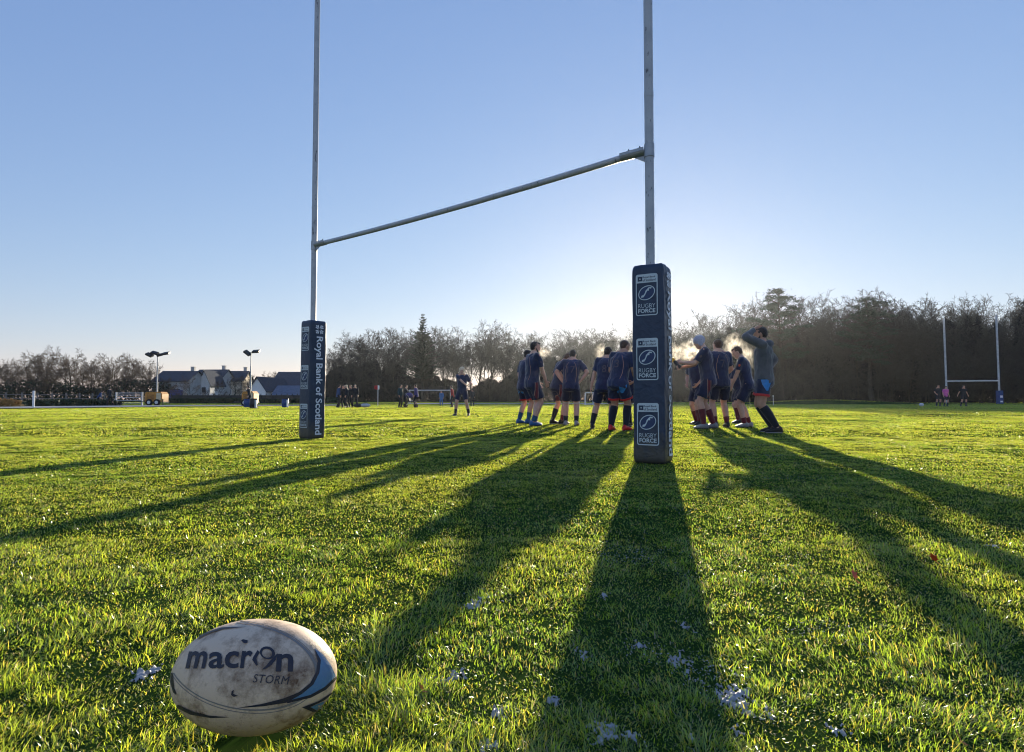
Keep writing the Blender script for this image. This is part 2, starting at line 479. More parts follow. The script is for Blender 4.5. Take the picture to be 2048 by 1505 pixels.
# ------------------------------------------------------------------ ground
def build_ground():
    def spaced(lo, hi, fine0, fine1, step):
        a = list(np.arange(fine0, fine1 + 1e-6, step)); s = step; p = fine1
        while p < hi: s *= 1.18; p += s; a.append(min(p, hi))
        s = step; p = fine0; b_ = []
        while p > lo: s *= 1.18; p -= s; b_.append(max(p, lo))
        return np.array(sorted(set([round(t, 5) for t in b_ + a])))
    xs = spaced(-700, 700, -3.2, 3.2, 0.05)
    ys = spaced(-60, 750, 0.2, 5.5, 0.05)
    X, Y = np.meshgrid(xs, ys)
    Z = gh(X, Y)
    n, m_ = len(ys), len(xs)
    v = np.stack([X.ravel(), Y.ravel(), Z.ravel()], 1)
    i = np.arange(n * m_).reshape(n, m_)
    f = np.stack([i[:-1, :-1].ravel(), i[:-1, 1:].ravel(), i[1:, 1:].ravel(), i[1:, :-1].ravel()], 1)
    me = bpy.data.meshes.new('ground')
    me.from_pydata(v.tolist(), [], f.tolist())
    me.polygons.foreach_set('use_smooth', [True] * len(me.polygons))
    o = link_mesh('ground', me, 'soil')
    tag(o, 'green turf ground of the rugby pitch running to the wood', kind='structure')
build_ground()

SUN_AZ = math.atan((1317 - CX) / FPX)      # to the right of straight ahead
SUN_EL = R(9.3)
SUN = Vector((math.sin(SUN_AZ) * math.cos(SUN_EL), math.cos(SUN_AZ) * math.cos(SUN_EL), math.sin(SUN_EL)))

BALL_C = Vector((-0.454, 1.068, 0.114))
# ------------------------------------------------------------------ grass
def frost_mask(x, y):
    a = vnoise(x * 2.2 + 5, y * 2.2 + 91) + 0.55 * vnoise(x * 7 + 3, y * 7 + 1)
    bias = 0.06 * np.clip((x + 0.3) / 1.2, -1, 1)
    return a + bias
def build_grass():
    V, F3, F4, T, k0 = [], [], [], [], 0
    rings = [  # y-distance range, density per m2, width, height, segments
        (0.42, 1.3, 34000, 0.0018, 0.026, 2), (1.3, 2.6, 25000, 0.0023, 0.026, 2), (2.6, 5.0, 14000, 0.0034, 0.027, 1), (5.0, 9.5, 5200, 0.0060, 0.030, 1),
        (9.5, 20, 1500, 0.012, 0.036, 1), (20, 36, 450, 0.024, 0.042, 1), (36, 64, 170, 0.045, 0.050, 1), (64, 125, 26, 0.11, 0.06, 1),
        (0.42, 1.3, 22000, 0.0026, -0.014, 1), (1.3, 2.6, 20000, 0.0034, -0.014, 1), (2.6, 5.0, 11000, 0.0052, -0.015, 1), (5.0, 9.5, 4000, 0.0085, -0.016, 1)]
    vs, tris, quads, tint = [], [], [], []
    base = 0
    for (a, b_, den, w, h, seg) in rings:
        thatch = h < 0; h = abs(h)
        half = 0.98
        area = half * (b_ * b_ - a * a)
        extra = 0.9
        n = int(den * (area + 2 * extra * (b_ - a)))
        y = np.sqrt(rng.random(n) * (b_ * b_ - a * a) + a * a)
        x = (rng.random(n) * 2 - 1) * (half * y + extra * min(1, a))
        d = np.hypot(x, y)
        fm = frost_mask(x, y)
        clump = 0.6 * vnoise(x * 5.5 + 31, y * 5.5) + 0.8 * vnoise(x * 19, y * 19 + 55)
        big = vnoise(x * 1.3 + 77, y * 1.3 + 13)
        keep = rng.random(n) < np.clip(0.85 + 1.0 * clump + 0.2 * big, 0.35, 1)
        if thatch: keep |= rng.random(n) < .93
        keep &= ~((fm > 0.50) & (rng.random(n) < 0.5) & (y < 5))
        bx = (x - BALL_C.x) / 0.065; by = (y - BALL_C.y) / 0.035
        keep &= (bx * bx + by * by) > 1
        x, y, clump, big = x[keep], y[keep], clump[keep], big[keep]
        n = len(x)
        z = gh(x, y) - 0.004
        hh = h * (0.35 + 1.0 * rng.random(n) ** 1.5) * np.clip(0.85 + 1.45 * np.clip(1.2 - y / 7, .35, 1) * clump + 0.3 * np.clip(1.2 - y / 5, .0, 1) * big, 0.35, 1.9)
        long_ = rng.random(n) < 0.03
        hh[long_] *= 1.5
        hh *= np.clip(0.62 + 0.28 * (2.6 - y), 0.72, 1.0)
        if thatch: hh = np.maximum(hh, .009); z = z + .003
        ww = w * (0.6 + 0.7 * rng.random(n))
        az = rng.random(n) * 2 * PI                      # lean direction
        # clumps share a lean
        caz = 2 * PI * 1.6 * vnoise(x * 2.1 + 9, y * 2.1 + 3) * 2
        mixm = rng.random(n) < 0.45
        az = np.where(mixm, caz + rng.normal(0, 0.6, n), az)
        lean = np.clip(np.abs(rng.normal(0.92, 0.42, n)), 0.05, 1.50)
        fa = az + PI / 2 + rng.normal(0, 0.7, n)
        lean = np.where(y > 5, lean * .7, lean)
        if thatch: lean = np.clip(rng.normal(1.05, 0.3, n), 0.3, 1.5)
        dx, dy = np.cos(az), np.sin(az)
        wx, wy = np.cos(fa) * ww / 2, np.sin(fa) * ww / 2
        s, c = np.sin(lean), np.cos(lean)
        P = np.stack([x, y, z], 1)
        Wv = np.stack([wx, wy, np.zeros(n)], 1)
        tip = P + np.stack([dx * s * hh, dy * s * hh, c * hh * (0.95 - 0.25 * (lean > 0.9))], 1)
        # natural tints per blade; far blades yellowed to paint in their backlit look
        t = rng.random(n)
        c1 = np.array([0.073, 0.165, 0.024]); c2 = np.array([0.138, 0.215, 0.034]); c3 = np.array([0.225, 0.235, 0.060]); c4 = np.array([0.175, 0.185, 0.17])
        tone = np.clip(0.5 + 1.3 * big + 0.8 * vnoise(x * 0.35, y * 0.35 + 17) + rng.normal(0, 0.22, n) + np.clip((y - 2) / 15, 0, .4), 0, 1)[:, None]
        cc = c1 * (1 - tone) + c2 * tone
        yl = (rng.random(n) < 0.16)[:, None]; cc = np.where(yl, c3, cc)
        st = (rng.random(n) < 0.06 + 0.10 * (clump < -0.25))[:, None]; cc = np.where(st, c4, cc)
        cc = cc * (0.85 + 0.5 * rng.random(n))[:, None]
        cc = np.concatenate([cc, np.ones((n, 1))], 1)
        if seg == 2:
            mid = P + np.stack([dx * s * hh * 0.38, dy * s * hh * 0.38, hh * 0.56 * (c * 0.5 + 0.5)], 1)
            vv = np.stack([P - Wv, P + Wv, mid + Wv * 0.85, mid - Wv * 0.85, tip], 1).reshape(-1, 3)
            idx = base + np.arange(n)[:, None] * 5
            quads.append(np.concatenate([idx, idx + 1, idx + 2, idx + 3], 1)); tris.append(np.concatenate([idx + 3, idx + 2, idx + 4], 1))
            k = 5
        else:
            vv = np.stack([P - Wv, P + Wv, tip], 1).reshape(-1, 3)
            idx = base + np.arange(n)[:, None] * 3
            tris.append(np.concatenate([idx, idx + 1, idx + 2], 1)); k = 3
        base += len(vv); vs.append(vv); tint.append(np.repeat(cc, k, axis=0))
    vs = np.concatenate(vs); tint = np.concatenate(tint)
    q = np.concatenate(quads); t3 = np.concatenate(tris)
    me = bpy.data.meshes.new('grass')
    me.vertices.add(len(vs)); me.vertices.foreach_set('co', vs.astype(np.float32).ravel())
    loops = np.concatenate([q.ravel(), t3.ravel()])
    me.loops.add(len(loops)); me.loops.foreach_set('vertex_index', loops.astype(np.int32))
    ls = np.concatenate([np.arange(len(q)) * 4, len(q) * 4 + np.arange(len(t3)) * 3])
    me.polygons.add(len(ls)); me.polygons.foreach_set('loop_start', ls.astype(np.int32))
    me.update(calc_edges=True)
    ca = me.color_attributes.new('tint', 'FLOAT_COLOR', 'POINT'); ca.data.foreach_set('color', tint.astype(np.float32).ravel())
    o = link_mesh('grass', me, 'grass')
    tag(o, 'short backlit green grass blades covering the pitch', 'grass', kind='stuff')
    print('grass blades verts', len(vs))
build_grass()

# frost: crumbs of ice lying between the blades
def build_frost():
    mb = MB()
    n = 0
    def flake(x, y, s, zz):
        k = random.randint(5, 7); a0 = random.random() * 6
        z = ghs(x, y) + zz
        lo = [Vector((x + s * random.uniform(.6, 1) * math.cos(a0 + 2 * PI * i / k), y + s * random.uniform(.6, 1) * math.sin(a0 + 2 * PI * i / k), z + random.uniform(-.2, .2) * s)) for i in range(k)]
        hi = [Vector((x + (p.x - x) * .65, y + (p.y - y) * .65, p.z + s * random.uniform(.2, .5))) for p in lo]
        mb.loft([lo, hi])
    tries = 0
    while n < 3600 and tries < 200000:
        tries += 1
        y = math.sqrt(random.uniform(.45 ** 2, 8.5 ** 2)); 
        if random.random() < 0.45: y = random.uniform(0.5, 2.4)
        x = random.uniform(-.95, .95) * y
        fm = float(frost_mask(np.array([x]), np.array([y]))[0])
        if fm > 0.30 + .25 * random.random():
            flake(x, y, random.uniform(.0007, .0022) * (1 + .10 * y), random.uniform(.000, .014)); n += 1
    for _ in range(700):                               # loose glints
        y = random.uniform(.5, 5); x = random.uniform(-.95, .95) * y
        flake(x, y, random.uniform(.0007, .0018), random.uniform(.008, .024))
    # patches the photograph shows clearly
    for (px, py, wpx) in ((1345, 1318, 26), (1275, 1283, 12), (1368, 1240, 14), (1475, 1400, 45), (960, 1195, 24), (905, 1345, 22), (1000, 1420, 26), (1215, 1448, 40),
                          (860, 1350, 16), (1635, 1424, 22), (320, 1335, 24), (1970, 1088, 12), (1375, 1455, 12), (1205, 1185, 14), (1160, 1300, 16), (1100, 1382, 12), (1920, 1380, 14), (990, 1480, 20)):
        Y = CAMH * FPX / (py - HOR); c = W(px, HOR, Y); rr = wpx * Y / FPX
        rr *= 1.25; cs = max(.0028, .0024 * Y); k = int(rr * 1.7 / cs) + 2; idx = {}
        def msk(x, y):
            d = math.hypot((x - c.x) / rr, (y - Y) / (rr * 1.6))
            return .30 - d * .66 + .9 * noise.noise(Vector((x * 16, y * 11, 3))) + .6 * noise.noise(Vector((x * 48, y * 36, 8))) + .8 * noise.noise(Vector((x * 130, y * 110, 1)))
        def vert(a, b_):
            if (a, b_) not in idx:
                x = c.x + a * cs + cs * .8 * noise.noise(Vector((a * .9, b_ * .9, Y))); y = Y + b_ * cs + cs * .8 * noise.noise(Vector((a * .9, b_ * .9, Y + 9)))
                m_ = msk(x, y); idx[(a, b_)] = len(mb.v)
                mb.v.append((x, y, ghs(x, y) - .001 + min(.007, .016 * m_) + .005 * noise.noise(Vector((x * 210, y * 210, 2)))))
            return idx[(a, b_)]
        for a in range(-k, k):
            for b_ in range(-int(k * 1.5), int(k * 1.5)):
                if msk(c.x + (a + .5) * cs, Y + (b_ + .5) * cs) > .12: mb.face((vert(a, b_), vert(a + 1, b_), vert(a + 1, b_ + 1), vert(a, b_ + 1)))
    o = mb.build('frost', 'frost', smooth=True)
    tag(o, 'white crumbs of frost lying in patches among the near grass', 'frost', kind='stuff')
build_frost()

# ------------------------------------------------------------------ fallen leaves
def leaf(px, py, s, mat, label, rz):
    Y = CAMH * FPX / (py - HOR); c = W(px, HOR, Y)
    mb = MB()
    out = [(0, -.5), (.18, -.28), (.42, -.3), (.3, -.05), (.5, .2), (.22, .2), (.0, .55), (-.22, .2), (-.5, .2), (-.3, -.05), (-.42, -.3), (-.18, -.28)]
    top = [Vector((x * s, y * s, .35 * s * (x * x + .5 * y) + .001)) for x, y in out]
    bot = [p - Vector((0, 0, .0006)) for p in top]
    mb.loft([bot, top])
    mb.tube([(0, -.45 * s, -.002), (.05 * s, -.85 * s, .004)], .0012, 5)
    o = mb.build('fallen_leaf', mat)
    o.location = (c.x, Y, ghs(c.x, Y) + .032); o.rotation_euler = (R(55), R(15), rz)
    tag(o, label, 'leaf', 'fallen leaves on the grass')
leaf(1700, 1163, .035, 'leaf_red', 'red fallen leaf on the lit grass, the nearer of the two red ones', .5)
leaf(1858, 1130, .036, 'leaf_red', 'red fallen leaf at the edge of a shadow, farther of the two red ones', 1.8)
leaf(1895, 1490, .022, 'leaf_tan', 'small orange brown dead leaf at the bottom right in the near grass', 1.0)
leaf(845, 1392, .020, 'leaf_tan', 'small tan dead leaf in the near grass just right of the ball', 2.2)

# ------------------------------------------------------------------ rugby ball
def build_ball():
    a, b_ = 0.149, 0.0925
    rot = Matrix.Rotation(R(-10), 3, 'Z') @ Matrix.Rotation(R(-3.0), 3, 'Y')
    mb = MB(); n, m_ = 64, 48
    rings = []
    for i in range(1, m_):
        t = PI * i / m_
        x = -a * math.cos(t); r = b_ * (math.sin(t) ** 0.97)
        ring = []
        for k in range(n):
            ph = 2 * PI * k / n + PI / 4
            # four panels: faint grooves on the seams
            s = abs(((ph - PI / 4) / (PI / 2) + .5) % 1 - .5) * (PI / 2) * r
            g = 0.0012 * math.exp(-(s / 0.004) ** 2) if r > .02 else 0
            ring.append(Vector((x, (r - g) * math.cos(ph), (r - g) * math.sin(ph))))
        rings.append(ring)
    mb.loft(rings)
    root = empty('rugby_ball', BALL_C)
    root.rotation_euler = rot.to_euler()
    body = mb.build('shell', 'ball_white', root)
    bvh = bvh_of(body.data)
    inv = rot.transposed()
    def mapper(off, zx, ox=300, oy=1200, sc_=4.876):
        def f(u, v):                             # u,v: traced positions on the photographed ball (v grows down)
            px = ox + u / sc_; py = oy + (-v) / sc_
            d = inv @ ray(px, py); o = inv @ (CAMP - BALL_C)
            h = bvh.ray_cast(o, d.normalized())
            if h[0] is None: return None
            p = h[0]; nn = Vector((p.x / a ** 2, p.y / b_ ** 2, p.z / b_ ** 2)).normalized()
            return p + nn * off
        return f
    def P(*pts): return [(x, -y) for x, y in pts]
    cell = 34.0
    # blue and black crescents beside the oval front panel
    big = ell(905, -650, 738, 428, R(-6), 72)
    black = [((965, 262)), ]
    decal([ring_poly(ell(915, -648, 735, 424, R(-9), 72), ell(905, -648, 712, 410, R(-9), 72))], mapper(.0006, 0), cell, 'panel_line', 'ball_seam', root)
    decal([loop_poly(P((1600, 470), (1690, 540), (1760, 640), (1808, 745), (1700, 850), (1560, 925), (1360, 982), (1480, 900), (1570, 820), (1630, 720), (1645, 600)))],
          mapper(.0009, 0), cell, 'blue_flash', 'ball_blue', root)
    decal([loop_poly(P((1600, 480), (1632, 600), (1620, 700), (1560, 810), (1450, 900), (1300, 960), (1100, 1010), (850, 1052), (1100, 1035), (1330, 1000), (1480, 915), (1590, 825), (1648, 710), (1662, 590))),
           loop_poly(P((1330, 985), (1560, 925), (1700, 848), (1810, 745), (1815, 770), (1710, 875), (1570, 950), (1340, 1005))),
           loop_poly(P((1480, 1045), (1640, 985), (1760, 905), (1808, 860), (1800, 885), (1700, 975), (1560, 1040))),
           loop_poly(P((1480, 1045), (1560, 1040), (1650, 1090), (1640, 1110))),
           loop_poly(P((225, 700), (240, 860), (265, 925), (232, 900), (205, 800), (208, 700))),
           loop_poly(P((235, 1000), (420, 1085), (580, 1125), (780, 1140), (600, 1148), (400, 1115), (250, 1040))),
           loop_poly(P((430, 385), (560, 320), (700, 275), (960, 268), (720, 292), (600, 325), (460, 395))),
           loop_poly(P((890, 400), (910, 390), (955, 400), (950, 425), (920, 430))),
           loop_poly(P((800, 890), (822, 875), (815, 915), (860, 935), (820, 945), (795, 925)))], mapper(.0014, 0), cell, 'black_trim', 'ball_ink', root)
    decal([loop_poly(P((1560, 1045), (1700, 985), (1795, 900), (1760, 990), (1655, 1085)))], mapper(.0010, 0), cell, 'blue_flash', 'ball_blue', root)
    decal([ring_poly(P(*[(350 + 0, 420)] ) * 0 + ell(915, -655, 748, 445, R(-9), 60, 0, 2 * PI), ell(915, -655, 742, 438, R(-9), 60))], mapper(.0005, 0), cell, 'seam_ring', 'ball_seam', root)
    # wordmark
    S = []
    def word(t, x0, x1, y0, y1, skew=0.0, bold=.012, rise=0.0):
        v, f = fit(text_polys(t, 1, bold, 0), 0, 1, 0, 1)
        S.append(([(x0 + u * (x1 - x0) + w * skew, -(y1 + rise * u) + w * (y1 - y0)) for u, w in v], f))
    word('m', 352, 540, 505, 672, 35, .02); word('a', 572, 720, 512, 672, 12, .02); word('c', 728, 862, 505, 670, 12, .02); word('r', 880, 985, 500, 668, 22, .02)
    word('n', 1228, 1392, 530, 702, 10, .02)
    S.append(loop_poly(P((1050, 495), (1072, 515), (1040, 575), (1055, 640), (1040, 645), (1000, 590), (1010, 560))))
    S.append(ring_poly(ell(1146, -522, 74, 60, R(-18), 28), ell(1142, -526, 50, 42, R(-18), 28)))
    S.append(loop_poly(P((1245, 525), (1225, 590), (1185, 640), (1130, 675), (1092, 682), (1130, 650), (1170, 600))))
    v, f = fit(text_polys('STORM', 1, 0, 0, space=1.05), 0, 1, 0, 1)
    S.append(([(1002 + u * 340 + w * 22, -(805 + 22 * u) + w * 80) for u, w in v], f))
    decal(S, mapper(.0016, 0), cell, 'wordmark', 'ball_ink', root)
    tag(root, 'muddy white rugby ball with black lettering and blue flashes lying on the grass', 'rugby ball')
build_ball()

# ------------------------------------------------------------------ goal posts (near)
A = Vector((GX(1303, 5.71), 5.71, 0)); B = Vector((GX(624.5, 9.15), 9.15, 0))
def build_goal():
    root = empty('goal_posts', (A + B) / 2)
    a = A - root.location; b_ = B - root.location
    r = .0435
    dirv = (b_ - a).normalized()
    n = 24
    def post(p, top, rr):
        mb = MB(); mb.tube([p + Vector((0, 0, z)) for z in (-.05, 1.9, 3, 5, 7, top)], [rr, rr, rr, rr, rr * .97, rr * .95], n)
        o = mb.build('upright', 'post_paint', root)
        for z in (2.62, 3.75, 5.2):
            c = MB(); c.tube([p + Vector((.0, -rr - .004, z)), p + Vector((0, -rr + .01, z))], .008, 6); c.build('bolt', 'galv', o)
        c = MB(); c.tube([p + Vector((0, 0, 3.55)), p + Vector((0, 0, 3.60))], rr * 1.06, n); c.build('collar', 'post_paint', o)
    post(a, 9.5, r)
    post(b_, 11.0, r * .98)
    zc = 3.0
    off = Vector((dirv.y, -dirv.x, 0))
    if off.y > 0: off = -off
    mb = MB(); rc = .033
    p0 = a + dirv * (r + .02) + Vector((0, 0, zc + .03)); p1 = b_ - dirv * (r + .02) + Vector((0, 0, zc - .01))
    pts = [p0.lerp(p1, t) + Vector((0, 0, -.035 * 4 * t * (1 - t))) for t in (0, .1, .25, .4, .5, .6, .75, .9, 1)]
    mb.tube(pts, rc, 20)
    bar = mb.build('crossbar', 'post_paint', root)
    for p, dd, nm, z in ((a, dirv, 0, zc + .03), (b_, -dirv, 1, zc - .01)):
        k = MB()
        q = p + Vector((0, 0, z))
        u = dd; up = Vector((0, 0, 1)); sd = u.cross(up)
        # channel cradle under the bar
        arc = []
        for s0 in (r * .9, .30):
            ring = []
            for t in range(0, 11):
                an = PI + PI * t / 10
                ring.append(q + u * s0 + sd * (rc + .010) * math.cos(an) + up * (rc + .010) * math.sin(an) + up * 0)
            for t in range(10, -1, -1):
                an = PI + PI * t / 10
                ring.append(q + u * s0 + sd * (rc + .004) * math.cos(an) + up * (rc + .004) * math.sin(an))
            arc.append(ring)
        k.loft(arc)
        # side flanges
        for s_ in (-1, 1):
            k.box(q + u * .17 + sd * s_ * (rc + .012) + up * .012, (.26, .006, .03), Matrix((u, sd, up)).transposed())
        # gusset
        k.poly([q + u * (r * .9) + up * (-rc - .008), q + u * .16 + up * (-rc - .008), q + u * (r * .9) + up * (-.115)], sd * .008)
        # flange plate hugging the post
        k.tube([q - up * .075, q + up * .055], r + .006, 20)
        k.build('bracket', 'galv', bar)
        for s0 in (.10, .22):
            kb = MB()
            kb.tube([q + u * s0 + up * (rc - .002), q + u * s0 + up * (rc + .020)], .009, 6)
            kb.tube([q + u * s0 + up * (rc + .02), q + u * s0 + up * (rc + .030)], .005, 6)
            kb.build('bolt', 'dark_metal', bar)
    # sun-catching loose cable clip on the far pole
    tag(root, 'tall near rugby goal posts with a crossbar between two grey poles', 'rugby goal')
build_goal()

# ------------------------------------------------------------------ post pads
def emblem(cx, cy, s):                              # eight-rayed wheel of wedges pointing in
    out = []
    for k in range(4):
        for sg in (-1, 1):
            t = k * PI / 2 + sg * R(24)
            c, sn = math.cos(t), math.sin(t)
            def q(x, y): return (cx + s * (x * c - y * sn), cy + s * (x * sn + y * c))
            out.append(loop_poly([q(.26, -.03), q(1.0, -.17), q(1.0, .13), q(.26, .09)]))
    for k in range(4):
        t = PI / 4 + k * PI / 2; c, sn = math.cos(t), math.sin(t)
        def q(x, y): return (cx + s * (x * c - y * sn), cy + s * (x * sn + y * c))
        out.append(loop_poly([q(.55, -.06), q(1.15, -.15), q(1.15, .15), q(.55, .06)]))
    return out
def build_pad(base, w, h, yaw, label, wr, seed, tilt=0.0):
    root = empty('post_pad', (base.x, base.y, 0), yaw)
    root.rotation_euler = (0, tilt, yaw)
    # local: -Y face carries the badges, +X face the vertical lettering
    mb = MB(); rings = []
    nz_ = 90; r = .022
    def prof(half):
        pts = []
        for (cx, cy, a0) in ((half - r, half - r, 0), (-half + r, half - r, 90), (-half + r, -half + r, 180), (half - r, -half + r, 270)):
            for k in range(5):
                t = R(a0 + 90 * k / 4); pts.append((cx + r * math.cos(t), cy + r * math.sin(t)))
        out = []
        for i in range(len(pts)):
            p, q = pts[i], pts[(i + 1) % len(pts)]
            L = math.hypot(p[0] - q[0], p[1] - q[1]); k = max(1, int(L / .012))
            for j in range(k): out.append((p[0] + (q[0] - p[0]) * j / k, p[1] + (q[1] - p[1]) * j / k))
        return out
    for i in range(nz_ + 1):
        z = h * i / nz_
        ed = min(z, h - z)
        half = w / 2 - .018 * math.exp(-ed / .018)
        ring = []
        for (x, y) in prof(w / 2):
            sx = half / (w / 2)
            x, y = x * sx, y * sx
            p = Vector((x, y, z))
            nrm = Vector((x, y, 0)).normalized()
            side = 1.0 if (x > w / 2 - .03 and abs(y) < w / 2) else .35
            q = Vector((x * 5 + seed, y * 7, z * 3.2 + (y + x) * 9))
            f = abs(noise.noise(q * 1.15)) * 2
            f2 = noise.noise(Vector((x * 3, y * 3, z * 1.5 + seed * 3)))
            bulge = .010 * (1 - (2 * y / w) ** 2) * (1 if abs(x) > w / 2 - .03 else 0) + .006 * (1 - (2 * x / w) ** 2) * (1 if abs(y) > w / 2 - .03 else 0)
            p += nrm * (wr * side * (.5 - f) + .006 * f2 + bulge)
            p.z += .006 * noise.noise(Vector((x * 9, y * 9, seed))) * (1 if i > nz_ - 3 else 0)
            ring.append(p)
        rings.append(ring)
    # soft top, sunk toward the pole
    last = rings[-1]
    for s_, dz in ((.8, .004), (.5, -.004), (.2, -.012)):
        rings.append([Vector((p.x * s_, p.y * s_, p.z + dz)) for p in last])
    mb.loft(rings)
    body = mb.build('cover', 'vinyl', root)
    smooth_by_angle(body.data, 75)
    bv = bvh_of(body.data)
    def badge_map(off):
        def f(u, v):
            h_ = bv.ray_cast(Vector((u, -w, v)), Vector((0, 1, 0)))
            return None if h_[0] is None else h_[0] + Vector((0, -off, 0))
        return f
    def side_map(off):
        def f(u, v):                                # u along local y (−y → +y), v up
            h_ = bv.ray_cast(Vector((w, u, v)), Vector((-1, 0, 0)))
            return None if h_[0] is None else h_[0] + Vector((off, 0, 0))
        return f
    bw, bh = w * .70, w * 1.32
    for zc in (h * .845, h * .520, h * .195):
        silver, dark, blue = [], [], []
        x0, x1, z0, z1 = -bw / 2 - .005, bw / 2 - .005, zc - bh / 2, zc + bh / 2
        k = bw / .2
        silver.append(ring_poly(rrect(x0, z0, x1, z1, .02 * k), rrect(x0 + .009 * k, z0 + .009 * k, x1 - .009 * k, z1 - .009 * k, .013 * k)))
        zt = z1 - bh * .21
        silver.append(loop_poly([(x0 + .008 * k, zt), (x1 - .008 * k, zt), (x1 - .008 * k, z1 - .014 * k), (x1 - .016 * k, z1 - .007 * k), (x0 + .016 * k, z1 - .007 * k), (x0 + .008 * k, z1 - .014 * k)]))
        # header: dark emblem square and two lines of small writing
        es = bh * .055; ex, ez = x0 + .040 * k, (zt + z1) / 2 - .003
        dark.append(ring_poly([(ex - es, ez - es), (ex + es, ez - es), (ex + es, ez + es), (ex - es, ez + es)], [(ex - es * .4, ez), (ex, ez - es * .4), (ex + es * .4, ez), (ex, ez + es * .4)]))
        dark.append(fit(text_polys('Royal Bank', 1, .012), x0 + .064 * k, x1 - .018 * k, ez + .001, ez + .022 * k))
        dark.append(fit(text_polys('of Scotland', 1, .012), x0 + .064 * k, x1 - .018 * k, ez - .024 * k, ez - .003))
        # ball emblem
        ec = (0 + x0 / 2 + x1 / 2, zt - bh * .245)
        ea, eb = bw * .40, bh * .165
        silver.append(ring_poly(ell(*ec, ea, eb, R(28), 40), ell(*ec, ea * .90, eb * .88, R(28), 40)))
        blue.append(loop_poly(ell(*ec, ea * .89, eb * .87, R(28), 40)))
        c28, s28 = math.cos(R(28)), math.sin(R(28))
        sw = []
        for x_, y_ in ((-.92, -.25), (-.6, -.38), (-.3, -.2), (-.05, .05), (.2, .25), (.38, .1), (.55, .42), (.75, .2), (.9, .35), (.6, .62), (.3, .52), (0, .38), (-.2, .12), (-.45, -.06), (-.75, .02)):
            X_, Y_ = x_ * ea * .88, y_ * eb * .9
            sw.append((ec[0] + X_ * c28 - Y_ * s28, ec[1] + X_ * s28 + Y_ * c28))
        sw_shape = loop_poly(sw); silver.append(sw_shape)
        silver.append(fit(text_polys('RUGBY', 1, -.004, 0), x0 + bw * .11, x1 - bw * .11, z0 + bh * .185, z0 + bh * .285))
        silver.append(fit(text_polys('FORCE', 1, .03, 0), x0 + bw * .11, x1 - bw * .11, z0 + bh * .065, z0 + bh * .165))
        bo = decal(silver, badge_map(.0032), .018, 'badge', 'pad_silver', root)
        decal(blue, badge_map(.0020), .018, 'emblem_field', 'pad_blue', bo)
        decal(dark, badge_map(.0045), .018, 'badge_lettering', 'vinyl', bo)
    # vertical lettering, reading downward; letter tops toward the far edge (+y side of the +X face)
    L = []
    v, f = fit(text_polys('Royal Bank of Scotland', 1, .022), 0, 1, 0, 1)
    z_top, z_bot = h * .865, h * .035
    y_base, y_top = -w * .30, w * .24
    L.append(([(y_base + q * (y_top - y_base) + .0, z_top - u * (z_top - z_bot)) for u, q in v], f))
    decal(emblem(w * .0, h * .925, w * .26), side_map(.009), .006, 'emblem', 'pad_white', root)
    decal(L, side_map(.009), .006, 'lettering', 'pad_white', root)
    tag(root, label, 'post pad', 'pads round the two goal posts')
    return root
gd = Vector((A.x - B.x, A.y - B.y, 0)).normalized()
yawL = math.atan2(gd.y, gd.x)
build_pad(B, .275, 1.80, yawL, 'navy vinyl pad with large white vertical lettering round the farther goal post', .004, 3.0, R(.6))
pA = A + Vector((.018, .02, 0))
build_pad(pA, .300, 1.88, yawL + R(8.5), 'navy vinyl pad with three silver badges round the nearer goal post', .010, 8.0)

# ------------------------------------------------------------------ people
def ik(p, t, l1, l2, hint):
    d = t - p; D = min(d.length, (l1 + l2) * .999); dn = d.normalized(); t = p + dn * D
    a = (l1 * l1 - l2 * l2 + D * D) / (2 * D); hgt = math.sqrt(max(l1 * l1 - a * a, 0))
    hv = hint - dn * hint.dot(dn)
    hv = hv.normalized() if hv.length > 1e-5 else Vector((0, 1, 0))
    return p + dn * a + hv * hgt, t
V3 = Vector
def hand(mb, wr, d, nrm, s, curl, side, vox, build=1.0):
    """palm, four fingers and a thumb; d along the palm, nrm palm normal (finger curl direction)"""
    d = d.normalized(); nrm = (nrm - d * nrm.dot(d)).normalized(); sd = d.cross(nrm) * side
    b = build
    mb.capsule(wr, .026 * s * b, wr + d * .03 * s, .030 * s * b, 10, flat=.75, upv=sd)
    for k in (-1, 0, 1):
        mb.capsule(wr + d * .015 * s + sd * k * .014 * s, .018 * s * b, wr + d * .085 * s + sd * k * .024 * s, .015 * s * b, 8)
    for k, (o_, L) in enumerate(((-.033, .066), (-.011, .078), (.011, .082), (.033, .072))):
        p = wr + d * .090 * s + sd * o_ * s
        c1 = curl * (1 + .12 * k); q = p
        dd = d
        for j, fr in enumerate((.45, .30, .25)):
            an = c1 * (.6 + .5 * j)
            dd = (d * math.cos(an) + nrm * math.sin(an)).normalized()
            q2 = q + dd * L * fr * s
            mb.capsule(q, (.0105 - .001 * j) * s * b, q2, (.0098 - .001 * j) * s * b, 6); q = q2
    p = wr + d * .028 * s + sd * .030 * s
    q = p + (d * .6 + sd * .75 + nrm * .35).normalized() * .042 * s
    mb.capsule(p, .0145 * s * b, q, .012 * s * b, 7)
    mb.capsule(q, .012 * s * b, q + (d * .85 + sd * .25 + nrm * .45).normalized() * .034 * s, .0095 * s * b, 7)

